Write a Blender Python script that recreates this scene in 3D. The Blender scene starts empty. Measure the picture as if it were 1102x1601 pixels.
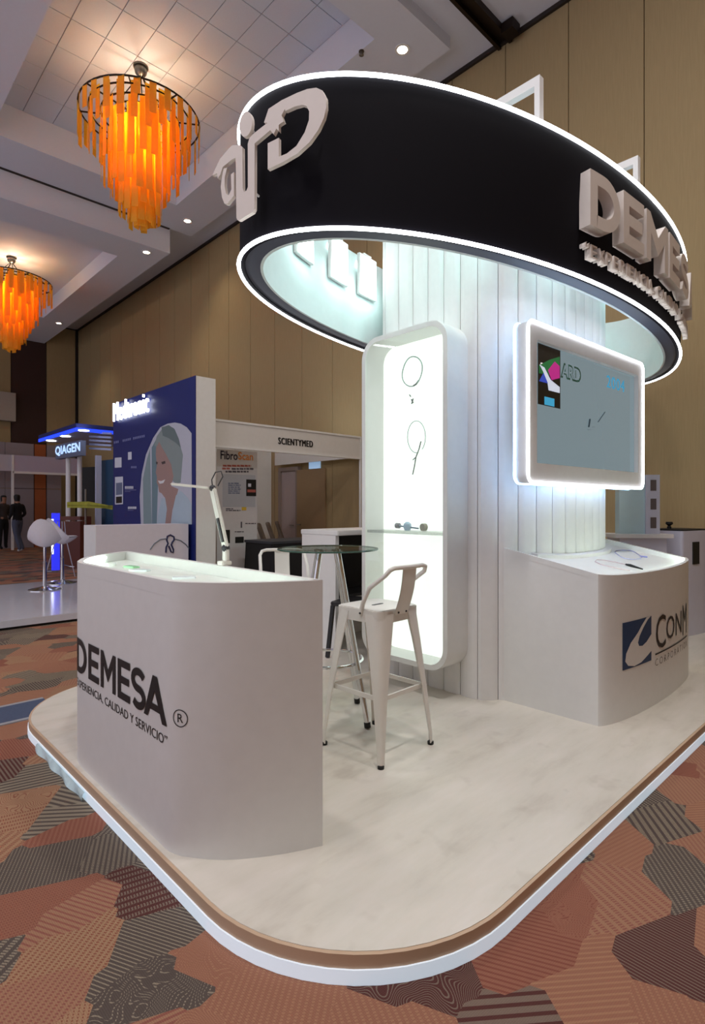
import bpy, bmesh, math, random
from mathutils import Vector, Matrix
random.seed(7)
PI = math.pi
scene = bpy.context.scene
C = scene.collection

# ------------------------------------------------------------------ camera
F, CX, HY, H = 880.0, 551.0, 795.0, 1.33          # focal length in pixels, principal column, horizon row, eye height
TH = math.atan(841 / F)
cam_d = bpy.data.cameras.new('camera'); cam = bpy.data.objects.new('camera', cam_d); C.objects.link(cam)
cam.location = (0, 0, H); cam.rotation_euler = (PI / 2, 0, -TH)
cam_d.sensor_fit = 'HORIZONTAL'; cam_d.sensor_width = 36; cam_d.lens = 36 * F / 1102
cam_d.shift_y = -5.5 / 1102; cam_d.clip_end = 200; cam_d.clip_start = 0.02
scene.camera = cam
# ------------------------------------------------------------------ world, exposure
world = bpy.data.worlds.new('hall_ambient'); scene.world = world; world.use_nodes = True
bg = world.node_tree.nodes['Background']
bg.inputs[0].default_value = (0.86, 0.84, 0.98, 1); bg.inputs[1].default_value = 0.92
vs = scene.view_settings
vs.view_transform = 'Standard'; vs.look = 'None'; vs.gamma = 1; vs.use_curve_mapping = False; vs.exposure = 0.0

# fill lamps added in the ceiling out of frame to brighten deck and carpet (their fixtures are built with the downlights below)
HALL = [(-6.0, 2.6), (-6.0, 6.6), (-2.8, 2.2), (-2.8, 5.8), (0.2, 2.3), (0.4, 5.0), (0.6, 0.0), (2.8, 0.0)]
FILL_W = 44
# ------------------------------------------------------------------ pixel helpers (a pixel gives a direction only)
def ray(x, y):
    a = (x - CX) / F
    return Vector((a * math.cos(TH) + math.sin(TH), -a * math.sin(TH) + math.cos(TH), (HY - y) / F))
def atz(x, y, z): r = ray(x, y); return Vector((0, 0, H)) + r * ((z - H) / r.z)
def atX(x, y, X): r = ray(x, y); return Vector((0, 0, H)) + r * (X / r.x)
def atY(x, y, Y): r = ray(x, y); return Vector((0, 0, H)) + r * (Y / r.y)
def atd(x, y, d): return Vector((0, 0, H)) + ray(x, y) * d
def lin(c):
    return tuple(((v / 12.92) if v <= 0.04045 else ((v + 0.055) / 1.055) ** 2.4) for v in c) + (1,)

# ------------------------------------------------------------------ materials
MATS = {}
def mat(name, col, rough=0.5, metal=0.0, emit=0.0, ecol=None, var=0.04, scale=18.0, spec=0.5, trans=0.0, bump=0.0):
    if name in MATS: return MATS[name]
    m = bpy.data.materials.new(name); m.use_nodes = True; nt = m.node_tree; b = nt.nodes['Principled BSDF']
    c = lin(col)
    b.inputs['Roughness'].default_value = rough; b.inputs['Metallic'].default_value = metal
    b.inputs['Specular IOR Level'].default_value = spec
    tc = nt.nodes.new('ShaderNodeTexCoord'); n = nt.nodes.new('ShaderNodeTexNoise'); n.inputs['Scale'].default_value = scale
    n.inputs['Detail'].default_value = 4
    nt.links.new(tc.outputs['Object'], n.inputs['Vector'])
    mx = nt.nodes.new('ShaderNodeMix'); mx.data_type = 'RGBA'
    mx.inputs['A'].default_value = tuple(v * (1 - var) for v in c[:3]) + (1,)
    mx.inputs['B'].default_value = tuple(min(1, v * (1 + var)) for v in c[:3]) + (1,)
    nt.links.new(n.outputs['Fac'], mx.inputs['Factor']); nt.links.new(mx.outputs['Result'], b.inputs['Base Color'])
    if bump:
        bp = nt.nodes.new('ShaderNodeBump'); bp.inputs['Strength'].default_value = bump; bp.inputs['Distance'].default_value = 0.01
        nt.links.new(n.outputs['Fac'], bp.inputs['Height']); nt.links.new(bp.outputs['Normal'], b.inputs['Normal'])
    if emit:
        b.inputs['Emission Color'].default_value = lin(ecol or col); b.inputs['Emission Strength'].default_value = emit
    if trans:
        b.inputs['Transmission Weight'].default_value = trans
    MATS[name] = m
    return m
def glass_mat(name, tint, refl=0.12, rough=0.02):
    m = bpy.data.materials.new(name); m.use_nodes = True; nt = m.node_tree; nt.nodes.clear()
    o = nt.nodes.new('ShaderNodeOutputMaterial'); t = nt.nodes.new('ShaderNodeBsdfTransparent'); g = nt.nodes.new('ShaderNodeBsdfGlossy')
    t.inputs[0].default_value = tint; g.inputs['Roughness'].default_value = rough
    fr = nt.nodes.new('ShaderNodeLayerWeight'); fr.inputs[0].default_value = 0.5
    pw = nt.nodes.new('ShaderNodeMath'); pw.operation = 'POWER'; pw.inputs[1].default_value = 4.0
    nt.links.new(fr.outputs['Facing'], pw.inputs[0])
    ad = nt.nodes.new('ShaderNodeMath'); ad.operation = 'MULTIPLY_ADD'; ad.inputs[1].default_value = 0.5; ad.inputs[2].default_value = refl; ad.use_clamp = True
    mx = nt.nodes.new('ShaderNodeMixShader')
    nt.links.new(pw.outputs[0], ad.inputs[0]); nt.links.new(ad.outputs[0], mx.inputs[0])
    nt.links.new(t.outputs[0], mx.inputs[1]); nt.links.new(g.outputs[0], mx.inputs[2]); nt.links.new(mx.outputs[0], o.inputs[0])
    MATS[name] = m
    return m
def amber_mat(name):
    m = bpy.data.materials.new(name); m.use_nodes = True; nt = m.node_tree; nt.nodes.clear()
    o = nt.nodes.new('ShaderNodeOutputMaterial'); d = nt.nodes.new('ShaderNodeBsdfDiffuse'); t = nt.nodes.new('ShaderNodeBsdfTranslucent')
    tp = nt.nodes.new('ShaderNodeBsdfTransparent'); tp.inputs[0].default_value = lin((1.0, 0.85, 0.45))
    n = nt.nodes.new('ShaderNodeTexNoise'); n.inputs['Scale'].default_value = 14
    r = nt.nodes.new('ShaderNodeValToRGB'); r.color_ramp.elements[0].color = lin((0.93, 0.79, 0.34)); r.color_ramp.elements[1].color = lin((1.0, 0.89, 0.48))
    nt.links.new(n.outputs['Fac'], r.inputs[0]); nt.links.new(r.outputs[0], d.inputs[0]); nt.links.new(r.outputs[0], t.inputs[0])
    mx = nt.nodes.new('ShaderNodeMixShader'); mx.inputs[0].default_value = 0.65
    m2 = nt.nodes.new('ShaderNodeMixShader'); m2.inputs[0].default_value = 0.22
    nt.links.new(d.outputs[0], mx.inputs[1]); nt.links.new(t.outputs[0], mx.inputs[2])
    nt.links.new(mx.outputs[0], m2.inputs[1]); nt.links.new(tp.outputs[0], m2.inputs[2]); nt.links.new(m2.outputs[0], o.inputs[0])
    MATS[name] = m
    return m
class NT:                                           # tiny node-graph writer
    def __init__(s, m): s.t = m.node_tree
    def n(s, typ, ins=(), **kw):
        nd = s.t.nodes.new(typ)
        for k, v in kw.items(): setattr(nd, k, v)
        for i, v in (ins.items() if isinstance(ins, dict) else enumerate(ins)):
            if v is None: continue
            if isinstance(v, bpy.types.NodeSocket): s.t.links.new(v, nd.inputs[i])
            else: nd.inputs[i].default_value = v
        return nd
    def m(s, op, a, b=None, c=None): return s.n('ShaderNodeMath', [a, b, c], operation=op).outputs[0]
    def ramp(s, fac, stops, mode='CONSTANT'):
        r = s.n('ShaderNodeValToRGB', [fac]); cr = r.color_ramp; cr.interpolation = mode
        while len(cr.elements) < len(stops): cr.elements.new(0.5)
        for e, (p, c) in zip(cr.elements, stops): e.position = p; e.color = lin(c)
        return r.outputs[0]
    def mix(s, f, a, b):
        nd = s.n('ShaderNodeMix', data_type='RGBA')
        for k, v in (('Factor', f), ('A', a), ('B', b)):
            i = nd.inputs[k] if k == 'Factor' else [q for q in nd.inputs if q.name == k and q.type == 'RGBA'][0]
            if isinstance(v, bpy.types.NodeSocket): s.t.links.new(v, i)
            else: i.default_value = v
        return [q for q in nd.outputs if q.type == 'RGBA'][0]
def carpet_mat():
    m = bpy.data.materials.new('patchwork_carpet'); m.use_nodes = True; g = NT(m); b = m.node_tree.nodes['Principled BSDF']
    b.inputs['Roughness'].default_value = 0.92; b.inputs['Specular IOR Level'].default_value = 0.15
    tc = g.n('ShaderNodeTexCoord').outputs['Object']
    rot = g.n('ShaderNodeMapping', {'Vector': tc, 'Rotation': (0, 0, math.radians(28)), 'Scale': (1.0, 1.35, 1.0)}).outputs[0]
    v = g.n('ShaderNodeTexVoronoi', {'Vector': rot, 'Scale': 3.5, 'Randomness': 0.95}, voronoi_dimensions='2D', distance='CHEBYCHEV')
    sep = g.n('ShaderNodeSeparateColor', [v.outputs['Color']]); r1, r2, r3 = sep.outputs[0], sep.outputs[1], sep.outputs[2]
    xyz = g.n('ShaderNodeSeparateXYZ', [tc]); x, y = xyz.outputs[0], xyz.outputs[1]
    ang = g.m('MULTIPLY', g.m('ROUND', g.m('MULTIPLY', r2, 7.0)), PI / 7)
    ca, sa = g.m('COSINE', ang), g.m('SINE', ang)
    nz = g.n('ShaderNodeTexNoise', {'Vector': tc, 'Scale': 7.0, 'Detail': 1.0}, noise_dimensions='2D').outputs[0]
    wob = g.m('MULTIPLY', g.m('SUBTRACT', nz, 0.5), g.m('MULTIPLY', g.m('GREATER_THAN', r3, 0.82), 0.28))
    u = g.m('ADD', g.m('ADD', g.m('MULTIPLY', x, ca), g.m('MULTIPLY', y, sa)), wob)
    w = g.m('SUBTRACT', g.m('MULTIPLY', y, ca), g.m('MULTIPLY', x, sa))
    fr = g.m('ADD', 200.0, g.m('MULTIPLY', g.m('ROUND', g.m('MULTIPLY', r3, 2.0)), 150.0))
    st = g.m('GREATER_THAN', g.m('SINE', g.m('MULTIPLY', u, fr)), g.m('MULTIPLY_ADD', r3, 1.1, -0.35))
    dash = g.m('MAXIMUM', g.m('GREATER_THAN', 0.45, r2), g.m('GREATER_THAN', g.m('SINE', g.m('ADD', g.m('MULTIPLY', w, 640.0), g.m('MULTIPLY', g.m('FLOOR', g.m('MULTIPLY', u, g.m('DIVIDE', fr, 2 * PI))), 2.4))), -0.25))
    base = g.ramp(r1, [(0, (0.74, 0.50, 0.39)), (.20, (0.42, 0.36, 0.34)), (.36, (0.78, 0.57, 0.44)), (.52, (0.43, 0.25, 0.23)), (.60, (0.80, 0.62, 0.47)), (.74, (0.44, 0.39, 0.36)), (.88, (0.72, 0.47, 0.37))])
    sec = g.ramp(r1, [(0, (0.80, 0.58, 0.44)), (.20, (0.74, 0.67, 0.56)), (.36, (0.70, 0.43, 0.36)), (.52, (0.60, 0.51, 0.45)), (.60, (0.68, 0.42, 0.32)), (.74, (0.70, 0.64, 0.55)), (.88, (0.64, 0.36, 0.29))])
    secd = g.mix(dash, base, sec)
    pat = g.mix(st, base, secd)
    knot = g.m('MULTIPLY', g.m('SINE', g.m('MULTIPLY', g.m('ADD', x, y), 560.0)), g.m('SINE', g.m('MULTIPLY', g.m('SUBTRACT', x, y), 560.0)))
    kn = g.m('ADD', 0.5, g.m('MULTIPLY', knot, 0.5))
    dark = g.mix(0.33, pat, (0.05, 0.025, 0.015, 1))
    col = g.mix(g.m('ADD', 0.45, g.m('MULTIPLY', kn, 0.55)), dark, pat)
    hs = g.n('ShaderNodeHueSaturation', {'Color': col, 'Saturation': 0.95, 'Value': 0.64})
    m.node_tree.links.new(hs.outputs[0], b.inputs['Base Color'])
    bp = g.n('ShaderNodeBump', {'Strength': 0.35, 'Distance': 0.004, 'Height': kn}); m.node_tree.links.new(bp.outputs[0], b.inputs['Normal'])
    return m
def vinyl_mat():
    m = bpy.data.materials.new('pale_wood_vinyl'); m.use_nodes = True; g = NT(m); b = m.node_tree.nodes['Principled BSDF']
    b.inputs['Roughness'].default_value = 0.42
    tc = g.n('ShaderNodeTexCoord').outputs['Object']
    mp = g.n('ShaderNodeMapping', {'Vector': tc, 'Scale': (0.9, 3.4, 1)}).outputs[0]
    n1 = g.n('ShaderNodeTexNoise', {'Vector': mp, 'Scale': 2.1, 'Detail': 6.0, 'Roughness': 0.62}).outputs[0]
    mp2 = g.n('ShaderNodeMapping', {'Vector': tc, 'Scale': (3, 26, 1)}).outputs[0]
    n2 = g.n('ShaderNodeTexNoise', {'Vector': mp2, 'Scale': 2.0, 'Detail': 4.0}).outputs[0]
    n3 = g.n('ShaderNodeTexNoise', {'Vector': tc, 'Scale': 5.5, 'Detail': 3.0}).outputs[0]
    c1 = g.ramp(n1, [(0.28, (0.79, 0.765, 0.715)), (0.46, (0.85, 0.83, 0.78)), (0.70, (0.885, 0.86, 0.82))], 'LINEAR')
    c2 = g.mix(g.m('MULTIPLY', g.n('ShaderNodeMapRange', [n3, 0.60, 0.75, 0.0, 1.0]).outputs[0], 0.30), c1, lin((0.60, 0.55, 0.50)))
    c3 = g.mix(g.m('MULTIPLY', n2, 0.12), c2, lin((0.74, 0.69, 0.63)))
    m.node_tree.links.new(c3, b.inputs['Base Color'])
    return m
def fabric_mat(name, col, sc=220.0):
    m = bpy.data.materials.new(name); m.use_nodes = True; g = NT(m); b = m.node_tree.nodes['Principled BSDF']
    b.inputs['Roughness'].default_value = 0.95; b.inputs['Specular IOR Level'].default_value = 0.1
    tc = g.n('ShaderNodeTexCoord').outputs['Object']
    mp = g.n('ShaderNodeMapping', {'Vector': tc, 'Scale': (1, 1, 0.06)}).outputs[0]
    n = g.n('ShaderNodeTexNoise', {'Vector': mp, 'Scale': 60.0, 'Detail': 3.0}).outputs[0]
    c = lin(col)
    cc = g.mix(n, tuple(v * .88 for v in c[:3]) + (1,), tuple(v * 1.12 for v in c[:3]) + (1,))
    m.node_tree.links.new(cc, b.inputs['Base Color'])
    MATS[name] = m
    return m

WHITE = mat('white_laminate', (0.885, 0.885, 0.875), 0.42)
WHITE2 = mat('white_paint', (0.90, 0.895, 0.89), 0.5)
WMETAL = mat('white_powder_coated_steel', (0.90, 0.885, 0.86), 0.35)
CHROME = mat('chrome', (0.86, 0.86, 0.87), 0.10, 1.0, var=0.01)
BLACKR = mat('black_rubber', (0.05, 0.05, 0.05), 0.6)
BLACK = mat('black_print', (0.07, 0.045, 0.06), 0.5)
NAVYB = mat('black_navy_fascia', (0.045, 0.035, 0.07), 0.8, var=0.1, scale=3, spec=0.15)
SLATE = mat('slate_rim', (0.30, 0.32, 0.38), 0.5)
LETTER = mat('cream_letter_foam', (0.89, 0.85, 0.82), 0.6)
LED = mat('white_led_tube', (1, 1, 1), 0.5, emit=9.0, ecol=(0.97, 0.985, 1.0))
LEDB = mat('blue_white_led_tube', (1, 1, 1), 0.5, emit=13.0, ecol=(0.58, 0.78, 1.0))
LEDT = mat('tray_led_strip', (1, 1, 1), 0.5, emit=17.0, ecol=(0.90, 1.0, 0.93))
DARKW = mat('dark_trim_and_shade', (0.16, 0.12, 0.10), 0.6)
DMETAL = mat('dark_bronze_metal', (0.17, 0.13, 0.11), 0.45, 0.7)
BRASS = mat('aged_steel', (0.5, 0.48, 0.46), 0.4, 0.9)
VINYL = vinyl_mat(); CARPET = carpet_mat()
WALLF = fabric_mat('tan_wall_fabric', (0.64, 0.56, 0.42))
CEIL = mat('ceiling_paint', (0.84, 0.85, 0.90), 0.9, var=0.02)
TILE = mat('ceiling_tile', (0.80, 0.82, 0.88), 0.95, var=0.04, scale=40)
SEAM = mat('ceiling_tile_seam', (0.58, 0.58, 0.62), 0.95)
EDGEB = mat('tan_edge_band', (0.78, 0.67, 0.56), 0.55)
BASELED = mat('glowing_plinth_plastic', (0.92, 0.94, 0.96), 0.35, emit=0.42, ecol=(0.84, 0.93, 1.0))
GLASS = glass_mat('clear_glass', (0.97, 0.99, 0.98, 1), 0.05)
TGLASS = glass_mat('green_tinted_glass', (0.74, 0.82, 0.78, 1), 0.06)
AMBER = amber_mat('amber_glass')

# ------------------------------------------------------------------ mesh builder
class MB:
    def __init__(s): s.v = []; s.f = []
    def add(s, vs_, fs):
        o = len(s.v); s.v += [tuple(v) for v in vs_]; s.f += [tuple(i + o for i in f) for f in fs]; return s
    def box(s, x0, x1, y0, y1, z0, z1):
        return s.add([(x0, y0, z0), (x1, y0, z0), (x1, y1, z0), (x0, y1, z0), (x0, y0, z1), (x1, y0, z1), (x1, y1, z1), (x0, y1, z1)],
                     [(3, 2, 1, 0), (4, 5, 6, 7), (0, 1, 5, 4), (1, 2, 6, 5), (2, 3, 7, 6), (3, 0, 4, 7)])
    def prism(s, poly, z0, z1):                      # counter-clockwise polygon; z0/z1 numbers or functions of (x, y)
        a = z0 if callable(z0) else (lambda x, y: z0); b = z1 if callable(z1) else (lambda x, y: z1); n = len(poly)
        vs_ = [(x, y, a(x, y)) for x, y in poly] + [(x, y, b(x, y)) for x, y in poly]
        return s.add(vs_, [tuple(range(n - 1, -1, -1)), tuple(range(n, 2 * n))] + [(i, (i + 1) % n, n + (i + 1) % n, n + i) for i in range(n)])
    def strip(s, outer, inner, z0, z1, closed=True): # a wall between two outlines of equal length
        a = z0 if callable(z0) else (lambda x, y: z0); b = z1 if callable(z1) else (lambda x, y: z1); n = len(outer)
        vs_ = [(x, y, a(x, y)) for x, y in outer] + [(x, y, b(x, y)) for x, y in outer] + [(x, y, a(x, y)) for x, y in inner] + [(x, y, b(x, y)) for x, y in inner]
        fs = []
        for i in range(n if closed else n - 1):
            j = (i + 1) % n
            fs += [(i, j, n + j, n + i), (2 * n + j, 2 * n + i, 3 * n + i, 3 * n + j), (n + i, n + j, 3 * n + j, 3 * n + i), (j, i, 2 * n + i, 2 * n + j)]
        if not closed: fs += [(0, n, 3 * n, 2 * n), (n - 1, 3 * n - 1, 4 * n - 1, 2 * n - 1)]
        return s.add(vs_, fs)
    def tube(s, path, r, n=8, closed=False, caps=True):
        P = [Vector(p) for p in path]; m = len(P); R = r if isinstance(r, (list, tuple)) else [r] * m
        vs_, fs = [], []; up = None
        for i in range(m):
            a = P[i - 1] if (i > 0 or closed) else P[i]; b = P[(i + 1) % m] if (i < m - 1 or closed) else P[i]
            d = (b - a).normalized()
            if up is None: up = Vector((0, 0, 1)) if abs(d.z) < 0.9 else Vector((1, 0, 0))
            sx = d.cross(up)
            if sx.length < 1e-4: sx = d.cross(Vector((0, 1, 0)))
            sx.normalize(); up = sx.cross(d).normalized()
            vs_ += [P[i] + (sx * math.cos(2 * PI * k / n) + up * math.sin(2 * PI * k / n)) * R[i] for k in range(n)]
        for i in range(m if closed else m - 1):
            j = (i + 1) % m
            fs += [(i * n + k, i * n + (k + 1) % n, j * n + (k + 1) % n, j * n + k) for k in range(n)]
        if caps and not closed: fs += [tuple(range(n - 1, -1, -1)), tuple(range((m - 1) * n, m * n))]
        return s.add(vs_, fs)
    def lathe(s, prof, c=(0, 0, 0), n=24):           # prof: (radius, z) from bottom to top
        vs_, fs = [], []; m = len(prof)
        for r, z in prof: vs_ += [(c[0] + max(r, 1e-4) * math.cos(2 * PI * k / n), c[1] + max(r, 1e-4) * math.sin(2 * PI * k / n), c[2] + z) for k in range(n)]
        for i in range(m - 1): fs += [(i * n + k, i * n + (k + 1) % n, (i + 1) * n + (k + 1) % n, (i + 1) * n + k) for k in range(n)]
        fs += [tuple(range(n - 1, -1, -1)), tuple(range((m - 1) * n, m * n))]
        return s.add(vs_, fs)
    def bar(s, a, b, w, h=None):                     # rectangular bar between two points
        h = h or w; a = Vector(a); b = Vector(b); d = (b - a).normalized(); up = Vector((0, 0, 1)) if abs(d.z) < 0.95 else Vector((1, 0, 0))
        sx = d.cross(up).normalized(); u = sx.cross(d).normalized()
        vs_ = [p + sx * (w / 2 * i) + u * (h / 2 * j) for p in (a, b) for i, j in ((-1, -1), (1, -1), (1, 1), (-1, 1))]
        return s.add(vs_, [(0, 1, 2, 3), (7, 6, 5, 4), (0, 4, 5, 1), (1, 5, 6, 2), (2, 6, 7, 3), (3, 7, 4, 0)])
    def sphere(s, c, r, n=16, sz=1.0):
        k = n // 2; return s.lathe([(r * math.sin(PI * i / k), -r * sz * math.cos(PI * i / k)) for i in range(k + 1)], c, n)
    def xf(s, M): s.v = [tuple(M @ Vector(v)) for v in s.v]; return s
    def build(s, name, m, parent=None, label=None, cat=None, group=None, kind=None, bevel=0.0, flat=False):
        me = bpy.data.meshes.new(name); me.from_pydata(s.v, [], s.f)
        bm = bmesh.new(); bm.from_mesh(me); bmesh.ops.recalc_face_normals(bm, faces=bm.faces)
        if bevel:
            es = [e for e in bm.edges if len(e.link_faces) == 2 and e.calc_face_angle(0) > 0.6]
            bmesh.ops.bevel(bm, geom=es, offset=bevel, segments=2, affect='EDGES', clamp_overlap=True)
        bm.to_mesh(me); bm.free()
        if not flat:
            me.polygons.foreach_set('use_smooth', [True] * len(me.polygons)); me.set_sharp_from_angle(angle=math.radians(33))
        me.materials.append(m)
        return link(name, me, parent, label, cat, group, kind)
def link(name, me, parent=None, label=None, cat=None, group=None, kind=None):
    o = bpy.data.objects.new(name, me); C.objects.link(o)
    if parent is not None: o.parent = parent
    tag(o, label, cat, group, kind)
    return o
def tag(o, label=None, cat=None, group=None, kind=None):
    for k, v in (('label', label), ('category', cat), ('group', group), ('kind', kind)):
        if v: o[k] = v
    return o
def thing(name, label, cat, loc=(0, 0, 0), rz=0, group=None, kind=None):
    o = bpy.data.objects.new(name, None); C.objects.link(o); o.location = loc; o.rotation_euler = (0, 0, rz); o.empty_display_size = 0.1
    return tag(o, label, cat, group, kind)
def copy_tree(o, parent=None):
    kids = [k for k in bpy.data.objects if k.parent == o]
    c = o.copy(); C.objects.link(c)
    if parent is not None: c.parent = parent
    for k in kids: copy_tree(k, c)
    return c
def rrect(x0, x1, y0, y1, r, n=8):
    out = []
    for cx, cy, a in ((x1 - r, y1 - r, 0), (x0 + r, y1 - r, 90), (x0 + r, y0 + r, 180), (x1 - r, y0 + r, 270)):
        out += [(cx + r * math.cos(math.radians(a + 90 * i / n)), cy + r * math.sin(math.radians(a + 90 * i / n))) for i in range(n + 1)]
    return out
def place(poly, o, ex, ey, en, t):                   # prism standing on a plane: o origin, ex/ey in-plane axes, en outward, t thickness
    b = MB().prism(poly, 0, t); M = Matrix(((ex[0], ey[0], en[0], o[0]), (ex[1], ey[1], en[1], o[1]), (ex[2], ey[2], en[2], o[2]), (0, 0, 0, 1)))
    return b.xf(M)
# text -------------------------------------------------------------
TXT = {}
def text_raw(body, bold=0.0, ext=0.0, shear=0.0, sp=1.0):
    cu = bpy.data.curves.new('lettering', 'FONT'); cu.body = body; cu.size = 1; cu.offset = bold; cu.extrude = ext; cu.resolution_u = 3; cu.shear = shear; cu.space_character = sp
    cu.fill_mode = 'BOTH' if ext else 'FRONT'
    o = bpy.data.objects.new('lettering', cu); C.objects.link(o)
    dg = bpy.context.evaluated_depsgraph_get(); dg.update()
    me = bpy.data.meshes.new_from_object(o.evaluated_get(dg)); bpy.data.objects.remove(o); bpy.data.curves.remove(cu)
    return me
def text_obj(body, name, m, fn, w, h, parent, bold=0.0, thick=0.0, cut=0.0, x0=0.0, shear=0.0, sp=1.0):
    """lettering fitted to w x h (metres); fn(u, v, t) maps text plane to the world"""
    me = text_raw(body, bold, 0.5 if thick else 0, shear, sp)
    xs = [v.co.x for v in me.vertices]; ys = [v.co.y for v in me.vertices]
    if not xs: return None
    ax, bx, ay, by = min(xs), max(xs), min(ys), max(ys)
    bm = bmesh.new(); bm.from_mesh(me)
    for v in bm.verts: v.co = ((v.co.x - ax) / (bx - ax) * w, (v.co.y - ay) / (by - ay) * h, (v.co.z + 0.5) * thick if thick else 0)
    if cut:
        k = cut
        while k < w:
            bmesh.ops.bisect_plane(bm, geom=bm.verts[:] + bm.edges[:] + bm.faces[:], plane_co=(k, 0, 0), plane_no=(1, 0, 0)); k += cut
    for v in bm.verts: v.co = fn(v.co.x + x0, v.co.y, v.co.z)
    if thick: bmesh.ops.remove_doubles(bm, verts=bm.verts, dist=1e-5); bmesh.ops.recalc_face_normals(bm, faces=bm.faces)
    bm.to_mesh(me); bm.free(); me.name = name; me.materials.clear(); me.materials.append(m)
    return link(name, me, parent)
def letter(ch, w, h, st, fn, thick, name, m, parent):
    b = MB(); T = thick or 0.0008
    if ch == 'E':
        b.prism([(0, 0), (w, 0), (w, st), (st, st), (st, (h - st) / 2), (w * .92, (h - st) / 2), (w * .92, (h + st) / 2), (st, (h + st) / 2), (st, h - st), (w, h - st), (w, h), (0, h)], 0, T)
    elif ch == 'M':
        yv = .22 * h; b.prism([(0, 0), (st, 0), (st, h - 1.75 * st), (w / 2, yv), (w - st, h - 1.75 * st), (w - st, 0), (w, 0), (w, h), (w - .85 * st, h), (w / 2, yv + 1.65 * st), (.85 * st, h), (0, h)], 0, T)
    elif ch == 'A':
        b.prism([(0, 0), (st * 1.08, 0), (w / 2, h - 1.9 * st), (w - 1.08 * st, 0), (w, 0), (w / 2 + .58 * st, h), (w / 2 - .58 * st, h)], 0, T)
        y0, y1 = .20 * h, .20 * h + .85 * st; xi = lambda y: 1.08 * st + (w / 2 - 1.08 * st) * y / (h - 1.9 * st) + .0002
        b.prism([(xi(y0), y0), (w - xi(y0), y0), (w - xi(y1), y1), (xi(y1), y1)], 0, T)
    elif ch == 'D':
        n = 16; xc = .42 * w
        o = [(0, 0), (xc / 2, 0)] + [(xc + (w - xc) * math.sin(PI * i / n), h / 2 - h / 2 * math.cos(PI * i / n)) for i in range(n + 1)] + [(xc / 2, h), (0, h), (0, h / 2)]
        i_ = [(st, st), (xc / 2, st)] + [(xc + (w - xc - st) * math.sin(PI * i / n), h / 2 - (h / 2 - st) * math.cos(PI * i / n)) for i in range(n + 1)] + [(xc / 2, h - st), (st, h - st), (st, h / 2)]
        b.strip(o, i_, 0, T)
    elif ch == 'S':
        rx, ry = (w - st) / 2, (h - st) / 4; cl = [(w / 2 + rx * math.cos(math.radians(a)), h - st / 2 - ry + ry * math.sin(math.radians(a))) for a in range(25, 271, 15)]
        cl += [(w / 2 + rx * math.cos(math.radians(a)), st / 2 + ry + ry * math.sin(math.radians(a))) for a in range(80, -156, -15)]
        L, Rr = [], []
        for i, p in enumerate(cl):
            a, c = cl[max(0, i - 1)], cl[min(len(cl) - 1, i + 1)]; d = Vector((c[0] - a[0], c[1] - a[1])).normalized()
            L.append((p[0] - d.y * st / 2, p[1] + d.x * st / 2)); Rr.append((p[0] + d.y * st / 2, p[1] - d.x * st / 2))
        b.strip(L, Rr, 0, T, closed=False)
    b.v = [tuple(fn(*v)) for v in b.v]
    return b.build(name, m, parent)
class Path:                                          # a plan outline; text runs along it, outward is to the right of the run
    def __init__(s, pts):
        s.p = [Vector((x, y)) for x, y in pts]; s.s = [0]
        for a, b in zip(s.p, s.p[1:]): s.s.append(s.s[-1] + (b - a).length)
    def at(s, u):
        i = 0
        while i < len(s.p) - 2 and s.s[i + 1] < u: i += 1
        d = (s.p[i + 1] - s.p[i]).normalized(); return s.p[i] + d * (u - s.s[i]), d
    def nrm(s, u):
        a, b = s.at(u - 0.03)[0], s.at(u + 0.03)[0]; d = (b - a).normalized(); return Vector((d.y, -d.x))
    def fn(s, u0, z0, off):
        def f(u, v, t):
            p, d = s.at(u0 + u); n = s.nrm(u0 + u); q = p + n * (off + t); return Vector((q.x, q.y, z0 + v))
        return f
    def find(s, key):                                # run length of the point that minimises key(x, y)
        best = min(range(len(s.p)), key=lambda i: key(*s.p[i])); return s.s[best]

# ================================================================== THE ROOM
GZ = -0.005                                          # carpet level; the booth deck's top is z = 0.08
PZ = 0.08
SC = 7.3 / 6.8
def sz(z): return H + (z - H) * SC
Z1, ZT, Z2, ZW = sz(7.53), sz(8.09), sz(7.0), sz(7.70)
WX, WY = 7.30, 22.86
fl = MB().box(-4.5, WX + .1, -8, WY + .1, GZ - 0.1, GZ).build('floor', CARPET, kind='structure', label='patchwork carpet in orange, maroon and grey')
# --- side wall of fabric panels
wall = MB().box(WX + 0.03, WX + 0.15, -8, WY + 0.1, GZ, ZW + 0.5).build('wall_right', DARKW, kind='structure', label='tall wall of tan fabric panels')
pm = MB().box(0, 0.035, 0.006, 0.944, 0, ZW - 0.06 - GZ).build('wall_panel', WALLF, wall)
pm.location = (WX - 0.005, 2.5, GZ)
y = 2.5 - 0.95 * 11
while y < WY - 0.2:
    if abs(y - 2.5) > 0.01:
        o = pm.copy(); C.objects.link(o); o.location = (WX - 0.005, y, GZ)
    y += 0.95
MB().box(WX - 0.05, WX + 0.03, -8, WY, ZW - 0.06, ZW).build('wall_top_shadow_strip', DARKW, wall)  # dark strip painted in for the shadow gap under the ceiling
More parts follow.
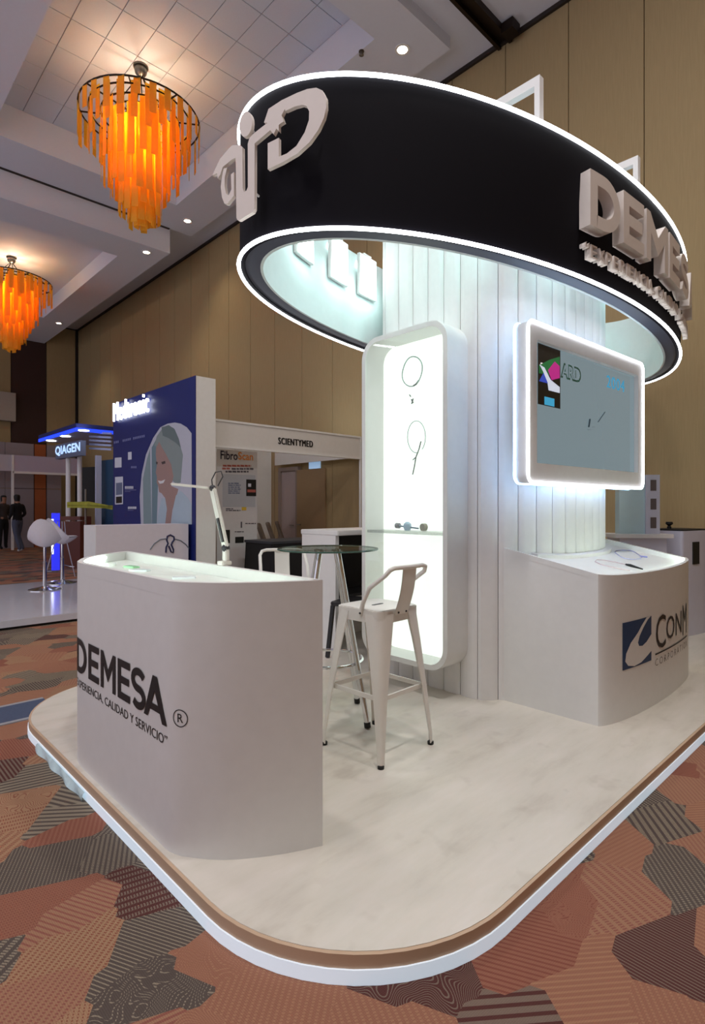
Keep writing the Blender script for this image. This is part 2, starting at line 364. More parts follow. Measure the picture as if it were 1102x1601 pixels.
# --- far wall
MAROON = mat('dark_maroon_panel', (0.21, 0.10, 0.085), 0.6)
fw = MB().box(-14, WX + 0.1, WY + 0.03, WY + 0.15, GZ, ZW + 0.5).build('wall_back', DARKW, kind='structure', label='far end wall with tan and dark maroon panels')
def fwx(px): return atY(px, 600, WY).x
for x0, x1, m in ((-14, 1.2, WALLF), (1.2, fwx(17), WALLF), (fwx(18), fwx(72), MAROON), (fwx(73), fwx(118), WALLF)):
    MB().box(x0, x1 - 0.01, WY - 0.005, WY + 0.03, GZ, ZW - 0.05).build('wall_panel', m, fw)
MB().box(fwx(118), WX - 0.02, WY - 0.06, WY + 0.03, GZ, ZW).build('corner_trim', mat('black_corner_trim', (0.09, 0.06, 0.06), 0.7), fw)
MB().box(-14, WX, -5.65, -5.5, GZ, ZW + 0.3).build('shade_wall_front', WALLF, kind='structure', label='unseen tan wall added behind the viewer to darken the near faces')  # added out of view to block light from the counters' near faces
# --- doors in the side wall
def wyz(px, py): p = atX(px, py, WX - 0.05); return p.y, p.z
DOORL = mat('lavender_grey_door', (0.66, 0.60, 0.60), 0.6); DOORT = mat('tan_door', (0.56, 0.46, 0.34), 0.6)
ya, yb = wyz(465, 740)[0], wyz(441, 740)[0]; yc = wyz(508, 740)[0]
d1 = MB().box(WX - 0.06, WX - 0.006, ya + 0.02, yb, GZ, 2.12).build('door_1', DOORL, kind='structure', label='pale grey door with frame in the tan wall')
MB().box(WX - 0.09, WX - 0.006, yb, yb + 0.09, GZ, 2.2).box(WX - 0.09, WX - 0.006, ya - 0.06, ya + 0.02, GZ, 2.2).box(WX - 0.09, WX - 0.006, ya + 0.02, yb, 2.12, 2.2).build('door_frame', mat('grey_frame', (0.55, 0.49, 0.46), 0.6), d1)
MB().bar((WX - 0.10, ya + 0.08, 0.98), (WX - 0.10, ya + 0.2, 0.98), 0.02).build('door_handle', BRASS, d1)
d2 = MB().box(0, 0.045, 0, ya - 0.07 - yc, GZ, 2.12).build('door_2', DOORT, kind='structure', label='tan door standing ajar beside the grey door')
d2.location = (WX - 0.055, yc, 0); d2.rotation_euler = (0, 0, math.radians(5))
MB().bar((-0.04, ya - yc - 0.22, 1.0), (-0.04, ya - yc - 0.12, 1.0), 0.02).build('door_handle', BRASS, d2)
p = atX(490, 727, WX - 0.06)
ex = MB().box(WX - 0.05, WX - 0.006, p.y - 0.16, p.y + 0.16, p.z - 0.07, p.z + 0.09).build('exit_sign', mat('exit_sign_face', (0.8, 0.9, 1.0), 0.5, emit=0.45, ecol=(0.62, 0.78, 0.95)), label='small lit exit sign above the tan door', cat='sign')
# --- ceiling
ce = thing('ceiling', 'lavender white ballroom ceiling with stepped coffers', None, kind='structure')
XL = -14
R1 = (2.25, 5.74, 5.55, 11.60)                       # near coffer
R2 = (0.60, 5.28, 13.72, 19.8)                       # far coffer
for n_, b_ in (('soffit', (XL, R1[0], 4.92, 12.7, Z1, ZT + .1)), ('soffit', (R1[1], 6.66, 4.92, 12.7, Z1, ZT + .1)), ('soffit', (R1[0], R1[1], 4.92, R1[2], Z1, ZT + .1)), ('soffit', (R1[0], R1[1], R1[3], 12.7, Z1, ZT + .1)),
               ('soffit', (XL, R2[0], 12.72, WY, Z2, ZT + .1)), ('soffit', (R2[1], 6.13, 12.72, WY, Z2, ZT + .1)), ('soffit', (R2[0], R2[1], 12.72, R2[2], Z2, ZT + .1)), ('soffit', (R2[0], R2[1], R2[3], WY, Z2, ZT + .1)),
               ('ceiling_slab', (R2[0], R2[1], R2[2], R2[3], Z2 + .42, Z2 + .5)), ('ceiling_slab', (6.60, WX, 4.92, 12.7, ZW, ZW + .1)), ('ceiling_slab', (6.10, WX, 12.7, WY, ZW, ZW + .1)), ('ceiling_slab', (XL, WX, -8, 4.92, ZW, ZW + .1)),
               ('coffer_back', (R1[0], R1[1], R1[2], R1[3], ZT + .012, ZT + .06))):
    MB().box(*b_).build(n_, SEAM if n_ == 'coffer_back' else CEIL, ce)
MB().box(XL, 6.1, 12.66, 12.72, Z1 - .015, Z1 + .02).build('partition_track', DARKW, ce)
MB().box(XL, WX - 0.02, 4.28, 4.33, ZW - .10, ZW).box(XL, WX - 0.02, 4.46, 4.51, ZW - .10, ZW).box(XL, WX - 0.02, 4.33, 4.46, ZW - .03, ZW).build('partition_track', DMETAL, ce)
MB().box(WX - .32, WX - .12, 4.10, 4.28, ZW - .16, ZW - .02).build('track_bracket', DMETAL, ce)
nx, ny = 7, 9; tw, tl = (R1[1] - R1[0]) / nx, (R1[3] - R1[2]) / ny
tm = MB().box(0.006, tw - 0.006, 0.006, tl - 0.006, 0, 0.012).build('ceiling_tile', TILE, ce, flat=True)
for i in range(nx):
    for j in range(ny):
        o = tm if i == j == 0 else tm.copy()
        if o is not tm: C.objects.link(o)
        o.location = (R1[0] + i * tw, R1[2] + j * tl, ZT + 0.003 * ((i * 7 + j * 3) % 3) * .3)
# --- downlights
DLE = mat('downlight_lens', (1, 0.95, 0.85), 0.5, emit=14, ecol=(1, 0.93, 0.80))
where = ['recessed warm downlight in the soffit beside the tan wall above the ring sign', 'recessed warm downlight near the partition track beyond the amber chandelier', 'recessed warm downlight on the lowered beam beside the tan wall', 'recessed warm downlight farthest along the soffit by the end wall']
for (px, py, z), lb in zip(((629, 77, Z1), (293, 345, Z1), (229, 394, Z2), (92, 505, Z2)), where):
    q = atz(px, py, z); t = thing('ceiling_downlight', lb, 'downlight', (q.x, q.y, z), group='recessed ceiling downlights')
    MB().strip([(0.11 * math.cos(a * PI / 10), 0.11 * math.sin(a * PI / 10)) for a in range(20)], [(0.075 * math.cos(a * PI / 10), 0.075 * math.sin(a * PI / 10)) for a in range(20)], -0.012, 0.0).build('trim_ring', WHITE2, t)
    MB().lathe([(0.075, -0.008), (0.075, -0.002)], n=20).build('lens', DLE, t)
    ld = bpy.data.lights.new('downlight_beam', 'SPOT'); ld.energy = 260 if px == 629 else 105; ld.color = (1, 0.84, 0.60); ld.spot_size = math.radians(112); ld.spot_blend = 0.8; ld.shadow_soft_size = 0.08
    lo = bpy.data.objects.new('downlight_beam', ld); C.objects.link(lo); lo.parent = t; lo.location = (0, 0, -0.03)
for hx, hy in HALL:  # unseen lamps, added only to brighten deck and carpet from above
    hz = ZW if hy < 4.9 else Z1
    t = thing('added_fill_lamp', 'unseen round fill lamp added in the ceiling to brighten the deck', 'fill lamp', (hx, hy, hz), group='fill lamps added out of view in the ceiling')
    MB().lathe([(0.25, -0.02), (0.27, -0.012), (0.27, 0)], n=28).build('trim_ring', WHITE2, t)
    MB().lathe([(0.235, -0.026), (0.24, -0.021)], n=28).build('diffuser', mat('added_fill_diffuser', (1, 1, 1), .5, emit=3, ecol=(1, .95, .9)), t)
    ld = bpy.data.lights.new('added_fill_glow', 'AREA'); ld.shape = 'DISK'; ld.size = 0.45; ld.energy = FILL_W * (2.5 if hy < 0.1 else 1); ld.color = (1, 0.95, 0.93)
    lo = bpy.data.objects.new('added_fill_glow', ld); C.objects.link(lo); lo.parent = t; lo.location = (0, 0, -0.04)
q = atz(565, 80, Z1); t = thing('sprinkler_head', 'small dark sprinkler head on the soffit near a downlight', 'sprinkler', (q.x, q.y, Z1))
MB().lathe([(0.015, -0.07), (0.035, -0.06), (0.035, -0.05), (0.012, -0.045), (0.012, -0.01), (0.04, -0.008), (0.04, 0)], n=12).build('deflector', BRASS, t)
# --- chandeliers
def chandelier(loc, drop, label):
    t = thing('chandelier', label, 'chandelier', loc, group='amber glass chandeliers')
    MB().sphere((0, 0, -0.07), 0.10, 16).lathe([(0.12, -0.02), (0.12, 0)], n=16).build('ceiling_canopy', BRASS, t)
    zr = -drop
    rg = MB()
    for r in (0.93, 0.78, 0.60, 0.42, 0.24):
        rg.tube([(r * math.cos(a * PI / 24), r * math.sin(a * PI / 24), zr + (0 if r > .7 else -0.02)) for a in range(48)], 0.014, 6, closed=True)
    rg.build('hoop_frame', DMETAL, t)
    sp = MB()
    for k in range(8):
        a = k * PI / 4 + .2; sp.bar((0.24 * math.cos(a), 0.24 * math.sin(a), zr), (0.93 * math.cos(a), 0.93 * math.sin(a), zr), 0.018)
    sp.build('spokes', DMETAL, t)
    for k in range(6):
        a = k * PI / 3; MB().tube([(0, 0, -0.12), (0.42 * math.cos(a), 0.42 * math.sin(a), zr)], 0.009, 5).build('suspension_rod', DMETAL, t)
    bulb = mat('warm_bulb', (1, 0.85, 0.6), 0.5, emit=26, ecol=(1, 0.86, 0.55))
    for k in range(5):
        a = k * 2 * PI / 5; MB().lathe([(0.03, zr - 0.85 + (k % 2) * .3), (0.045, zr - 0.6 + (k % 2) * .3), (0.03, zr - 0.4 + (k % 2) * .3)], (0.13 * math.cos(a), 0.13 * math.sin(a), 0), 10).build('bulb', bulb, t)
    pl = MB().box(-0.05, 0.05, -0.004, 0.004, -1, 0).build('amber_strip', AMBER, t, flat=True)
    first = True
    for r, n, l0, l1, top in ((0.93, 26, 0.22, 0.58, 0), (0.78, 24, 0.50, 0.85, .05), (0.60, 22, 0.85, 1.15, .0), (0.46, 20, 1.15, 1.42, -.05), (0.33, 16, 1.5, 1.66, -.12), (0.20, 11, 1.70, 1.80, -.4), (0.09, 5, 1.78, 1.84, -.6)):
        for k in range(n):
            a = 2 * PI * (k + 0.3 * (n % 3)) / n; o = pl if first else pl.copy()
            if not first: C.objects.link(o)
            first = False
            ln = random.uniform(l0, l1) + (top if top < 0 else 0); o.location = (r * math.cos(a), r * math.sin(a), zr + top); o.scale = (1, 1, ln); o.rotation_euler = (0, 0, a + PI / 2 + random.uniform(-.25, .25))
    for zz, e in ((zr + 0.12, 22), (zr - 0.75, 38)):
        ld = bpy.data.lights.new('chandelier_glow', 'POINT'); ld.energy = e; ld.color = (1, 0.84, 0.62) if zz > zr else (1, 0.74, 0.42); ld.shadow_soft_size = 0.06
        lo = bpy.data.objects.new('chandelier_glow', ld); C.objects.link(lo); lo.parent = t; lo.location = (0, 0, zz)
    return t
q = atz(220, 104, ZT); dd = math.hypot(q.x, q.y)
dpt = q.x * math.sin(TH) + q.y * math.cos(TH)
chandelier((q.x, q.y, ZT), ZT - (H + (HY - 185) * dpt / F), 'large amber glass chandelier hanging whole in the tiled coffer')
q2 = atz(18, 402, Z2 + .42); dp2 = q2.x * math.sin(TH) + q2.y * math.cos(TH)
chandelier((q2.x, q2.y, Z2 + .42), Z2 + .42 - (H + (HY - 440) * dp2 / F), 'amber glass chandelier in the farther coffer near the end wall')

# ================================================================== THE BOOTH
# --- deck
dk = rrect(0.90, 7.08, 0.945, 4.25, 0.66, 14)
deck = thing('booth_deck', 'low rounded platform with pale wood vinyl and a glowing white edge', 'platform', (0, 0, 0))
MB().prism(dk, 0.038, PZ - 0.002).build('edge_band', EDGEB, deck)
MB().prism(rrect(0.912, 7.068, 0.957, 4.238, 0.648, 14), PZ - 0.002, PZ).build('deck_surface', VINYL, deck)
MB().prism(rrect(0.895, 7.085, 0.94, 4.255, 0.665, 14), GZ, 0.038).build('glowing_plinth', BASELED, deck)
# loose film hanging off the plinth
b = MB(); n = 24; vs_ = []
for i in range(n + 1):
    yy = 2.70 + 0.75 * i / n
    for j, (ox, zz) in enumerate(((0, .034), (-.006, .024), (-.010, .012), (-.014, GZ + .004))):
        vs_.append((0.892 + ox * (1 + .5 * math.sin(i * .8 + j)) , yy, zz + .005 * math.sin(i * 1.3 + 2 * j) * (1 if 0 < j < 3 else 0)))
b.add(vs_, [(i * 4 + j, i * 4 + j + 1, i * 4 + j + 5, i * 4 + j + 4) for i in range(n) for j in range(3)]).build('peeling_film', mat('clear_film', (0.80, 0.90, 0.95), 0.10, var=.25, scale=30), deck)

# --- tower
TX0, TX1, TY0, TY1, TCX, TA, TB = 3.13, 4.87, 2.09, 2.93, 4.0, 0.87, 0.325
def bulge(x): return TB * max(0, 1 - abs((x - TCX) / TA) ** 2.8)
def bow(x): return TY0 - bulge(x)
tower = thing('display_tower', 'tall white fluted tower carrying the oval ring sign', 'display tower', (0, 0, 0))
ol = [(TX0, TY1 - (TY1 - TY0) * i / 8) for i in range(9)] + [(TCX - TA * math.cos(PI * i / 48), bow(TCX - TA * math.cos(PI * i / 48))) for i in range(1, 48)] + [(TX1, TY0 + (TY1 - TY0) * i / 8) for i in range(9)] + [(TCX + TA * math.cos(PI * i / 48), TY1 + bulge(TCX + TA * math.cos(PI * i / 48))) for i in range(1, 48)]
core = [(TCX + (x - TCX) * 0.97, 2.51 + (y - 2.51) * 0.97) for x, y in ol]
MB().prism(core, PZ, 3.58).build('core', WHITE2, tower)
tp = Path(ol + [ol[0]]); tot = tp.s[-1]; nfl = 40; fwid = tot / nfl
for k in range(nfl):
    u0 = (k + 0.06) * fwid; prof = []
    for j in range(7):
        f = j / 6; u = u0 + f * (fwid - 0.004); p, d = tp.at(u % tot); a, b = tp.at((u - 0.05) % tot)[0], tp.at((u + 0.05) % tot)[0]
        dd = (b - a).normalized(); n = Vector((-dd.y, dd.x)); n = n if n.dot(p - Vector((TCX, 2.51))) > 0 else -n
        q = p + n * (0.012 * math.sqrt(max(0, 1 - (2 * f - 1) ** 6)) - 0.006); prof.append((q.x, q.y))
    mid = tp.at((u0 + fwid / 2) % tot)[0]
    inner = [(TCX + (x - TCX) * 0.955, 2.51 + (y - 2.51) * 0.955) for x, y in (prof[-1], prof[0])]
    zb = PZ if (mid.x < 3.30 or mid.y > 2.2) else 1.005
    MB().prism(prof + inner, zb, 3.60).build('fluted_panel', WHITE2, tower)
# --- ring sign
RC, RA, RB, RZ0, RZ1 = (4.035, 2.40), 2.43, 1.015, 2.67, 3.395
def ell(da, top=0.0, n=144): return [(RC[0] + 0.01 * top + (RA + da) * math.cos(2 * PI * i / n), RC[1] + (RB + da + 0.045 * top) * math.sin(2 * PI * i / n)) for i in range(n)]
ring = thing('ring_sign', 'floating oval ring sign with black outside and white inside', 'sign', (0, 0, 0))
RINGIN = mat('ring_lining_white', (0.86, 0.90, 0.90), 0.6)
def loft(rows, closed_profile=True):
    b = MB(); n = len(rows[0]); m = len(rows); vs_ = [p for r in rows for p in r]; fs = []
    for i in range(m if closed_profile else m - 1):
        j = (i + 1) % m; fs += [(i * n + k, i * n + (k + 1) % n, j * n + (k + 1) % n, j * n + k) for k in range(n)]
    return b.add(vs_, fs)
def row(da, z, top): return [(x, y, z) for x, y in ell(da, top)]
loft([row(0, RZ0, 0), row(0, RZ1, 1), row(-0.03, RZ1, 1), row(-0.03, RZ0, 0)]).build('fascia', NAVYB, ring)
loft([row(-0.031, RZ0 + 0.006, 0), row(-0.031, RZ0 + 0.05, 0), row(-0.118, RZ0 + 0.05, 0), row(-0.118, RZ0 + 0.006, 0)]).build('bottom_rim', SLATE, ring)
loft([row(-0.119, RZ0 + 0.004, 0), row(-0.119, RZ1 - 0.02, 1), row(-0.135, RZ1 - 0.02, 1), row(-0.135, RZ0 + 0.004, 0)]).build('inner_lining', RINGIN, ring)
for z, tpf, nm in ((RZ1 + 0.004, 1, 'led_tube'), (RZ0 - 0.002, 0, 'led_tube')):
    MB().tube([(x, y, z) for x, y in ell(0.006, tpf)], 0.0105, 8, closed=True).build(nm, LED, ring)
# front outline, left to right, for the lettering
fr_ = Path([(RC[0] + RA * math.cos(a), RC[1] + (RB + 0.022) * math.sin(a)) for a in [(-PI + PI * i / 400) for i in range(401)]])
def pxof(x, y): d = x * math.sin(TH) + y * math.cos(TH); return CX + F * (x * math.cos(TH) - y * math.sin(TH)) / d
def sfront(px):                                      # run length on the ring's front where a column of the photograph meets it
    best, bi = 1e9, 0
    for i, q in enumerate(fr_.p):
        if fr_.s[i] > 4.2: break
        e = abs(pxof(q.x, q.y) - px)
        if e < best: best, bi = e, i
    return fr_.s[bi]
su = 1.955
for ch, w in (('D', 0.315), ('E', 0.275), ('M', 0.40), ('E', 0.275), ('S', 0.34), ('A', 0.40)):
    letter(ch, w, 0.315, 0.072, fr_.fn(su, 2.925, 0.002), 0.07, 'raised_letter', LETTER, ring)
    su += w + 0.04
su = 1.955
tagl = '“EXPERIENCIA, CALIDAD Y SERVICIO”'
ws = {'I': .4, ',': .35, ' ': .45, '“': .6, '”': .6, 'Y': 1, 'A': 1.05, 'D': 1.05, 'N': 1.05, 'C': 1.05}
unit = 2.3 / sum(ws.get(c, .95) for c in tagl)
for ch in tagl:
    w = ws.get(ch, .95) * unit
    if ch != ' ':
        hh, zz = (0.075, 2.765) if ch not in '“”,' else ((0.03, 2.815) if ch != ',' else (0.028, 2.752))
        text_obj(ch, 'small_letter', LETTER, fr_.fn(su, zz, 0.002), w * 0.80, hh, ring, bold=0.0, thick=0.04, cut=0.05)
    su += w
# logo panel: flat cut-out standing off the ring's end
a0 = None
for i in range(400):
    a = -PI + 0.9 * i / 400; x, y = RC[0] + RA * math.cos(a), RC[1] + (RB + 0.022) * math.sin(a)
    if pxof(x, y) >= 432: a0 = a; break
tx, ty = -RA * math.sin(a0), (RB + 0.022) * math.cos(a0); tl_ = math.hypot(tx, ty); tx, ty = tx / tl_, ty / tl_
ln_ = Vector((ty, -tx, 0)); lt = Vector((tx, ty, 0)); lo_ = Vector((x, y, 0)) + ln_ * 0.045
def logo_pt(cx_, cy_):
    r = ray(340 + cx_ / 5.009, 120 + cy_ / 5.009); o = Vector((0, 0, H)); k = (lo_ - Vector((0, 0, 0))).dot(ln_) - o.dot(ln_)
    q = o + r * (k / r.dot(ln_)); return ((q - lo_).dot(lt), q.z)
def smooth_poly(pts, it=1):
    for _ in range(it):
        out = []
        for i in range(len(pts)):
            p, q = pts[i], pts[(i + 1) % len(pts)]
            out += [(p[0] * .75 + q[0] * .25, p[1] * .75 + q[1] * .25), (p[0] * .25 + q[0] * .75, p[1] * .25 + q[1] * .75)]
        pts = out
    return pts
def logo_piece(name, pts, sm=0):
    poly = [logo_pt(*p) for p in (smooth_poly(pts, sm) if sm else pts)]
    ar = sum(poly[i - 1][0] * poly[i][1] - poly[i][0] * poly[i - 1][1] for i in range(len(poly)))
    if ar < 0: poly = poly[::-1]
    place(poly, (lo_.x, lo_.y, 0), lt, (0, 0, 1), ln_, 0.02).build(name, LETTER, ring)
logo_piece('logo_cutout', [(383, 378), (418, 272), (520, 205), (640, 148), (720, 118), (790, 108), (838, 130), (866, 185), (868, 262), (850, 342), (808, 432), (738, 532), (640, 622), (520, 692), (412, 742), (412, 540), (498, 497), (498, 645), (560, 620), (636, 560), (700, 455), (733, 360), (735, 292), (715, 252), (680, 240), (622, 255), (548, 288), (546, 272), (520, 322), (536, 370), (508, 388), (497, 398), (497, 446), (480, 424), (457, 470), (432, 438), (310, 540), (309, 1048), (296, 1074), (192, 1136), (176, 1136), (168, 1122), (163, 650), (130, 668), (62, 722), (42, 782), (22, 812), (16, 772), (-20, 790), (0, 745), (40, 660), (130, 556), (196, 552), (214, 568), (217, 890), (228, 920), (245, 908), (257, 880), (256, 545), (270, 496), (300, 465), (410, 380)])
logo_piece('logo_dot', [(241 + 50 * math.cos(k * PI / 10), 390 - 97 * math.sin(k * PI / 10) - 18 * math.cos(k * PI / 10)) for k in range(20)])
logo_piece('logo_hook', [(68, 735), (55, 800), (45, 880), (55, 960), (74, 1008), (96, 1010), (148, 945), (148, 762), (125, 782), (128, 900), (106, 945), (86, 930), (76, 870), (77, 800), (95, 730)])
for k in ((280, 900), (455, 640), (241, 390), (800, 200)):
    u, z = logo_pt(*k); q = lo_ + lt * u; MB().tube([(q.x, q.y, z), (q.x - ln_.x * 0.045, q.y - ln_.y * 0.045, z)], 0.006, 6).build('standoff', WHITE2, ring)
# white support frames crossing the ring
for X in (2.93, 4.08, 5.20):
    yf = RC[1] - (RB - 0.045) * math.sqrt(max(0, 1 - ((X - RC[0]) / (RA - 0.045)) ** 2)); yr = 2 * RC[1] - yf
    MB().box(X - .022, X + .022, yf, yf + .032, 3.0, 3.74).box(X - .022, X + .022, yr - .032, yr, 3.0, 3.74).box(X - .022, X + .022, yf + .0321, yr - .0321, 3.69, 3.74).build('support_frame', WHITE2, ring)
# panel lights on the far inside of the ring, flood lights inside the near side
PANEL = mat('panel_light_face', (1, 1, 1), 0.5, emit=2.2, ecol=(0.90, 1.0, 0.99))
def ringpt(X, back, da): s_ = math.sqrt(max(0, 1 - ((X - RC[0]) / (RA + da)) ** 2)); return RC[1] + (1 if back else -1) * (RB + da + .02) * s_
for X, lb in ((2.42, 'flat white panel light inside the ring, farthest from the tower'), (2.86, 'flat white panel light inside the ring, between two others'), (3.24, 'flat white panel light inside the ring, closest to the tower')):
    y_ = ringpt(X, True, -0.135); y2 = ringpt(X + .05, True, -0.135); ang = math.atan2(y2 - y_, 0.05)
    t = thing('panel_light', lb, 'light', (X, y_, 3.04), ang, group='panel lights inside the ring')
    MB().box(-0.115, 0.115, -0.035, -0.006, 0, 0.33).build('housing', WHITE2, t, bevel=0.004)
    MB().box(-0.105, 0.105, -0.0375, -0.0355, 0.01, 0.32).build('lit_face', PANEL, t)
    ld = bpy.data.lights.new('panel_light_beam', 'AREA'); ld.shape = 'RECTANGLE'; ld.size = 0.2; ld.size_y = 0.3; ld.energy = 1.6; ld.color = (0.72, 1.0, 0.96); ld.spread = math.radians(150)
    lo = bpy.data.objects.new('panel_light_beam', ld); C.objects.link(lo); lo.parent = t; lo.location = (0, -0.045, 0.165); lo.rotation_euler = (math.radians(62), 0, 0)
    MB().box(-0.05, 0.05, -0.03, 0.042, 0.335, 0.347).box(-0.05, 0.05, -0.03, -0.02, 0.32, 0.335).box(-0.05, 0.05, 0.034, 0.042, 0.30, 0.335).build('hook_bracket', WHITE2, t)
for X, tgt, e in ((2.75, (2.7, 3.3, 2.9), 4), (3.55, (3.6, 2.2, 2.9), 1.5), (4.45, (4.4, 2.2, 2.9), 1.6), (5.25, (5.4, 3.3, 2.9), 11)):
    y_ = ringpt(X, False, -0.135); fang = math.atan2(ringpt(X + .05, False, -0.135) - ringpt(X - .05, False, -0.135), 0.1)
    t = thing('flood_light', 'small white flood light clamped inside the front of the ring', 'light', (X - .046 * math.sin(fang), y_ + .046 * math.cos(fang), 3.22), fang, group='flood lights inside the ring')
    MB().box(-0.09, 0.09, -0.04, 0.02, -0.06, 0.06).build('housing', WHITE2, t, bevel=0.006)
    MB().box(-0.08, 0.08, 0.0205, 0.024, -0.05, 0.05).build('lens', PANEL, t)
    ld = bpy.data.lights.new('flood_beam', 'AREA'); ld.shape = 'RECTANGLE'; ld.size = 0.16; ld.size_y = 0.1; ld.energy = e; ld.color = (0.48, 1.0, 0.97); ld.spread = math.radians(120)
    lo = bpy.data.objects.new('flood_beam', ld); C.objects.link(lo); lo.parent = t; lo.location = (0, 0.03, 0)
    d = Vector(tgt) - Vector((X, y_ + .08, 3.22)); lo.rotation_euler = (Matrix.Rotation(-fang, 3, 'Z') @ d.to_track_quat('-Z', 'Y').to_matrix()).to_euler()

# --- wall vitrine
VX = 2.90; VY0, VY1, VZ0, VZ1 = 2.165, 2.935, 0.275, 2.555
vit = thing('vitrine', 'tall rounded white vitrine glowing on the side of the tower', 'display case', (0, 0, 0))
def yzx(poly, x0, x1): b = MB().prism(poly, x0, x1); b.v = [(z, x, y) for x, y, z in b.v]; return b
def yzx_strip(o_, i_, x0, x1): b = MB().strip(o_, i_, x0, x1); b.v = [(z, x, y) for x, y, z in b.v]; return b
vo, vi = rrect(VY0, VY1, VZ0, VZ1, 0.15, 10), rrect(VY0 + .035, VY1 - .035, VZ0 + .035, VZ1 - .035, 0.118, 10)
yzx_strip(vo, vi, VX, TX0 + 0.005).build('case_frame', WHITE, vit)
LBOX = mat('lightbox_back', (0.95, 0.97, 0.95), 0.5, emit=0.85, ecol=(0.97, 1.0, 0.96))
yzx(vi, TX0 - 0.035, TX0 - 0.02).build('lightbox_back', LBOX, vit)
MB().box(VX + .02, TX0 - .036, VY0 + .036, VY1 - .036, 1.155, 1.175).build('shelf', glass_mat('frosted_shelf', (0.78, 0.80, 0.76, 1), .2, .3), vit)
yzx(rrect(VY0 + .036, VY1 - .036, VZ0 + .036, VZ1 - .036, 0.117, 10), VX + .006, VX + .011).build('glass_pane', GLASS, vit)
TUBEG = mat('pale_green_tubing', (0.62, 0.72, 0.68), 0.4); TUBED = mat('dark_green_tubing', (0.30, 0.36, 0.30), 0.4)
VB = TX0 - 0.045
def vp(px, py): q = atX(px, py, VB); return (VB, q.y, q.z)
t = thing('coiled_catheter', 'thin coiled catheter loop hung highest in the vitrine', 'catheter')
MB().tube([(VB + .004 * math.sin(3 * a), 2.612 + 0.093 * math.cos(a), 2.308 + 0.105 * math.sin(a)) for a in [2 * PI * k / 40 for k in range(40)]], 0.0042, 6, closed=True).build('coil', TUBEG, t)
MB().tube([(VB, 2.55, 2.235), (VB, 2.575, 2.212), (VB, 2.60, 2.204)], 0.006, 6).build('connector', TUBED, t)
t = thing('small_instrument_tips', 'tiny metal instrument tips pinned below the top coil', 'instrument')
for a, b in (((640, 617), (642, 620)), ((643, 624), (645, 629)), ((643, 631), (646, 629)), ((646, 623), (644, 630))):
    MB().tube([vp(*a), vp(*b)], 0.0045, 5).build('tip', TUBED, t)
t = thing('looped_catheter', 'fine catheter loop with a dark stem hung mid height in the vitrine', 'catheter')
MB().tube([vp(651 + 12 * 0 + 14 * math.cos(a), 683 + 25 * math.sin(a)) for a in [0.9 - 2 * PI * .93 * k / 36 for k in range(37)]], 0.003, 6).build('loop', TUBEG, t)
MB().tube([vp(658, 690), vp(655, 702), vp(650, 715), vp(648, 728), vp(645, 742)], 0.0045, 6).build('stem', TUBED, t)
MB().tube([vp(650, 715), vp(645, 719)], 0.004, 5).build('side_port', TUBED, t)
t = thing('syringe_device', 'grey and blue syringe device lying on the vitrine shelf', 'instrument')
SY = 1.176
MB().tube([(3.02, 2.68, SY + .03), (3.02, 2.50, SY + .016)], 0.006, 8).build('barrel', mat('grey_blue_plastic', (0.55, 0.62, 0.68), 0.3), t)
MB().tube([(3.02, 2.705, SY + .032), (3.02, 2.675, SY + .03)], 0.02, 10).build('knob', mat('grey_knob', (0.55, 0.55, 0.55), 0.4), t)
MB().lathe([(0.02, 0), (0.03, .02), (.028, .045), (.01, .06)], (3.02, 2.60, SY), 12).build('cuff', mat('clear_blue_plastic', (0.72, 0.84, 0.92), 0.15), t)
MB().tube([(3.0, 2.452, SY + .026), (3.03, 2.446, SY + .026)], 0.026, 14).build('dial', mat('beige_dial', (0.62, 0.60, 0.50), 0.5), t)

# --- screen on the tower
TVA, TVB = Vector((3.03, 1.68)), Vector((4.63, 1.596)); tvd = (TVB - TVA); TW = tvd.length; tvd.normalize(); tvn = Vector((tvd.y, -tvd.x))
TVZ0, TVZ1 = 1.483, 2.445
TVH = TVZ1 - TVZ0
tv = thing('screen_display', 'large wall screen in a thick white frame edged with light', 'screen', (TVA.x, TVA.y, TVZ0), math.atan2(tvd.y, tvd.x))
def xzy(poly, y0, y1): b = MB().prism(poly, y0, y1); b.v = [(x, z, y) for x, y, z in b.v]; return b
def xzy_strip(o_, i_, y0, y1): b = MB().strip(o_, i_, y0, y1); b.v = [(x, z, y) for x, y, z in b.v]; return b
fo = rrect(0, TW, 0, TVH, 0.05, 8); so = (0.10, TW - 0.085, 0.12, TVH - 0.10)
def rect4(a, n): # a rectangle outline with as many points as the rounded one
    x0, x1, y0, y1 = a; out = []
    for (cx_, cy_) in ((x1, y1), (x0, y1), (x0, y0), (x1, y0)): out += [(cx_, cy_)] * n
    return out
TVW = mat('screen_frame_white', (0.86, 0.86, 0.87), 0.45)
xzy_strip(fo, rrect(so[0], so[1], so[2], so[3], 0.004, 8), 0.0, 0.085).build('white_frame', TVW, tv)
xzy(rrect(0.04, TW - .04, .04, TVH - .04, .03, 8), 0.0855, 0.12).build('rear_mount', WHITE2, tv)
SCR = mat('screen_glow', (0.2, 0.24, 0.26), 0.12, emit=0.5, ecol=(0.60, 0.685, 0.72), var=.08, scale=1.2)
xzy(rrect(so[0], so[1], so[2], so[3], 0.004, 8), 0.03, 0.06).build('screen_panel', SCR, tv)
MB().tube([(x, -0.003, z) for x, z in fo], 0.008, 8, closed=True).build('led_edge', LED, tv)
MB().tube([(x, 0.089, z) for x, z in rrect(-0.002, TW + .002, -0.002, TVH + .002, 0.05, 8)], 0.0065, 8, closed=True).build('led_halo', LEDB, tv)
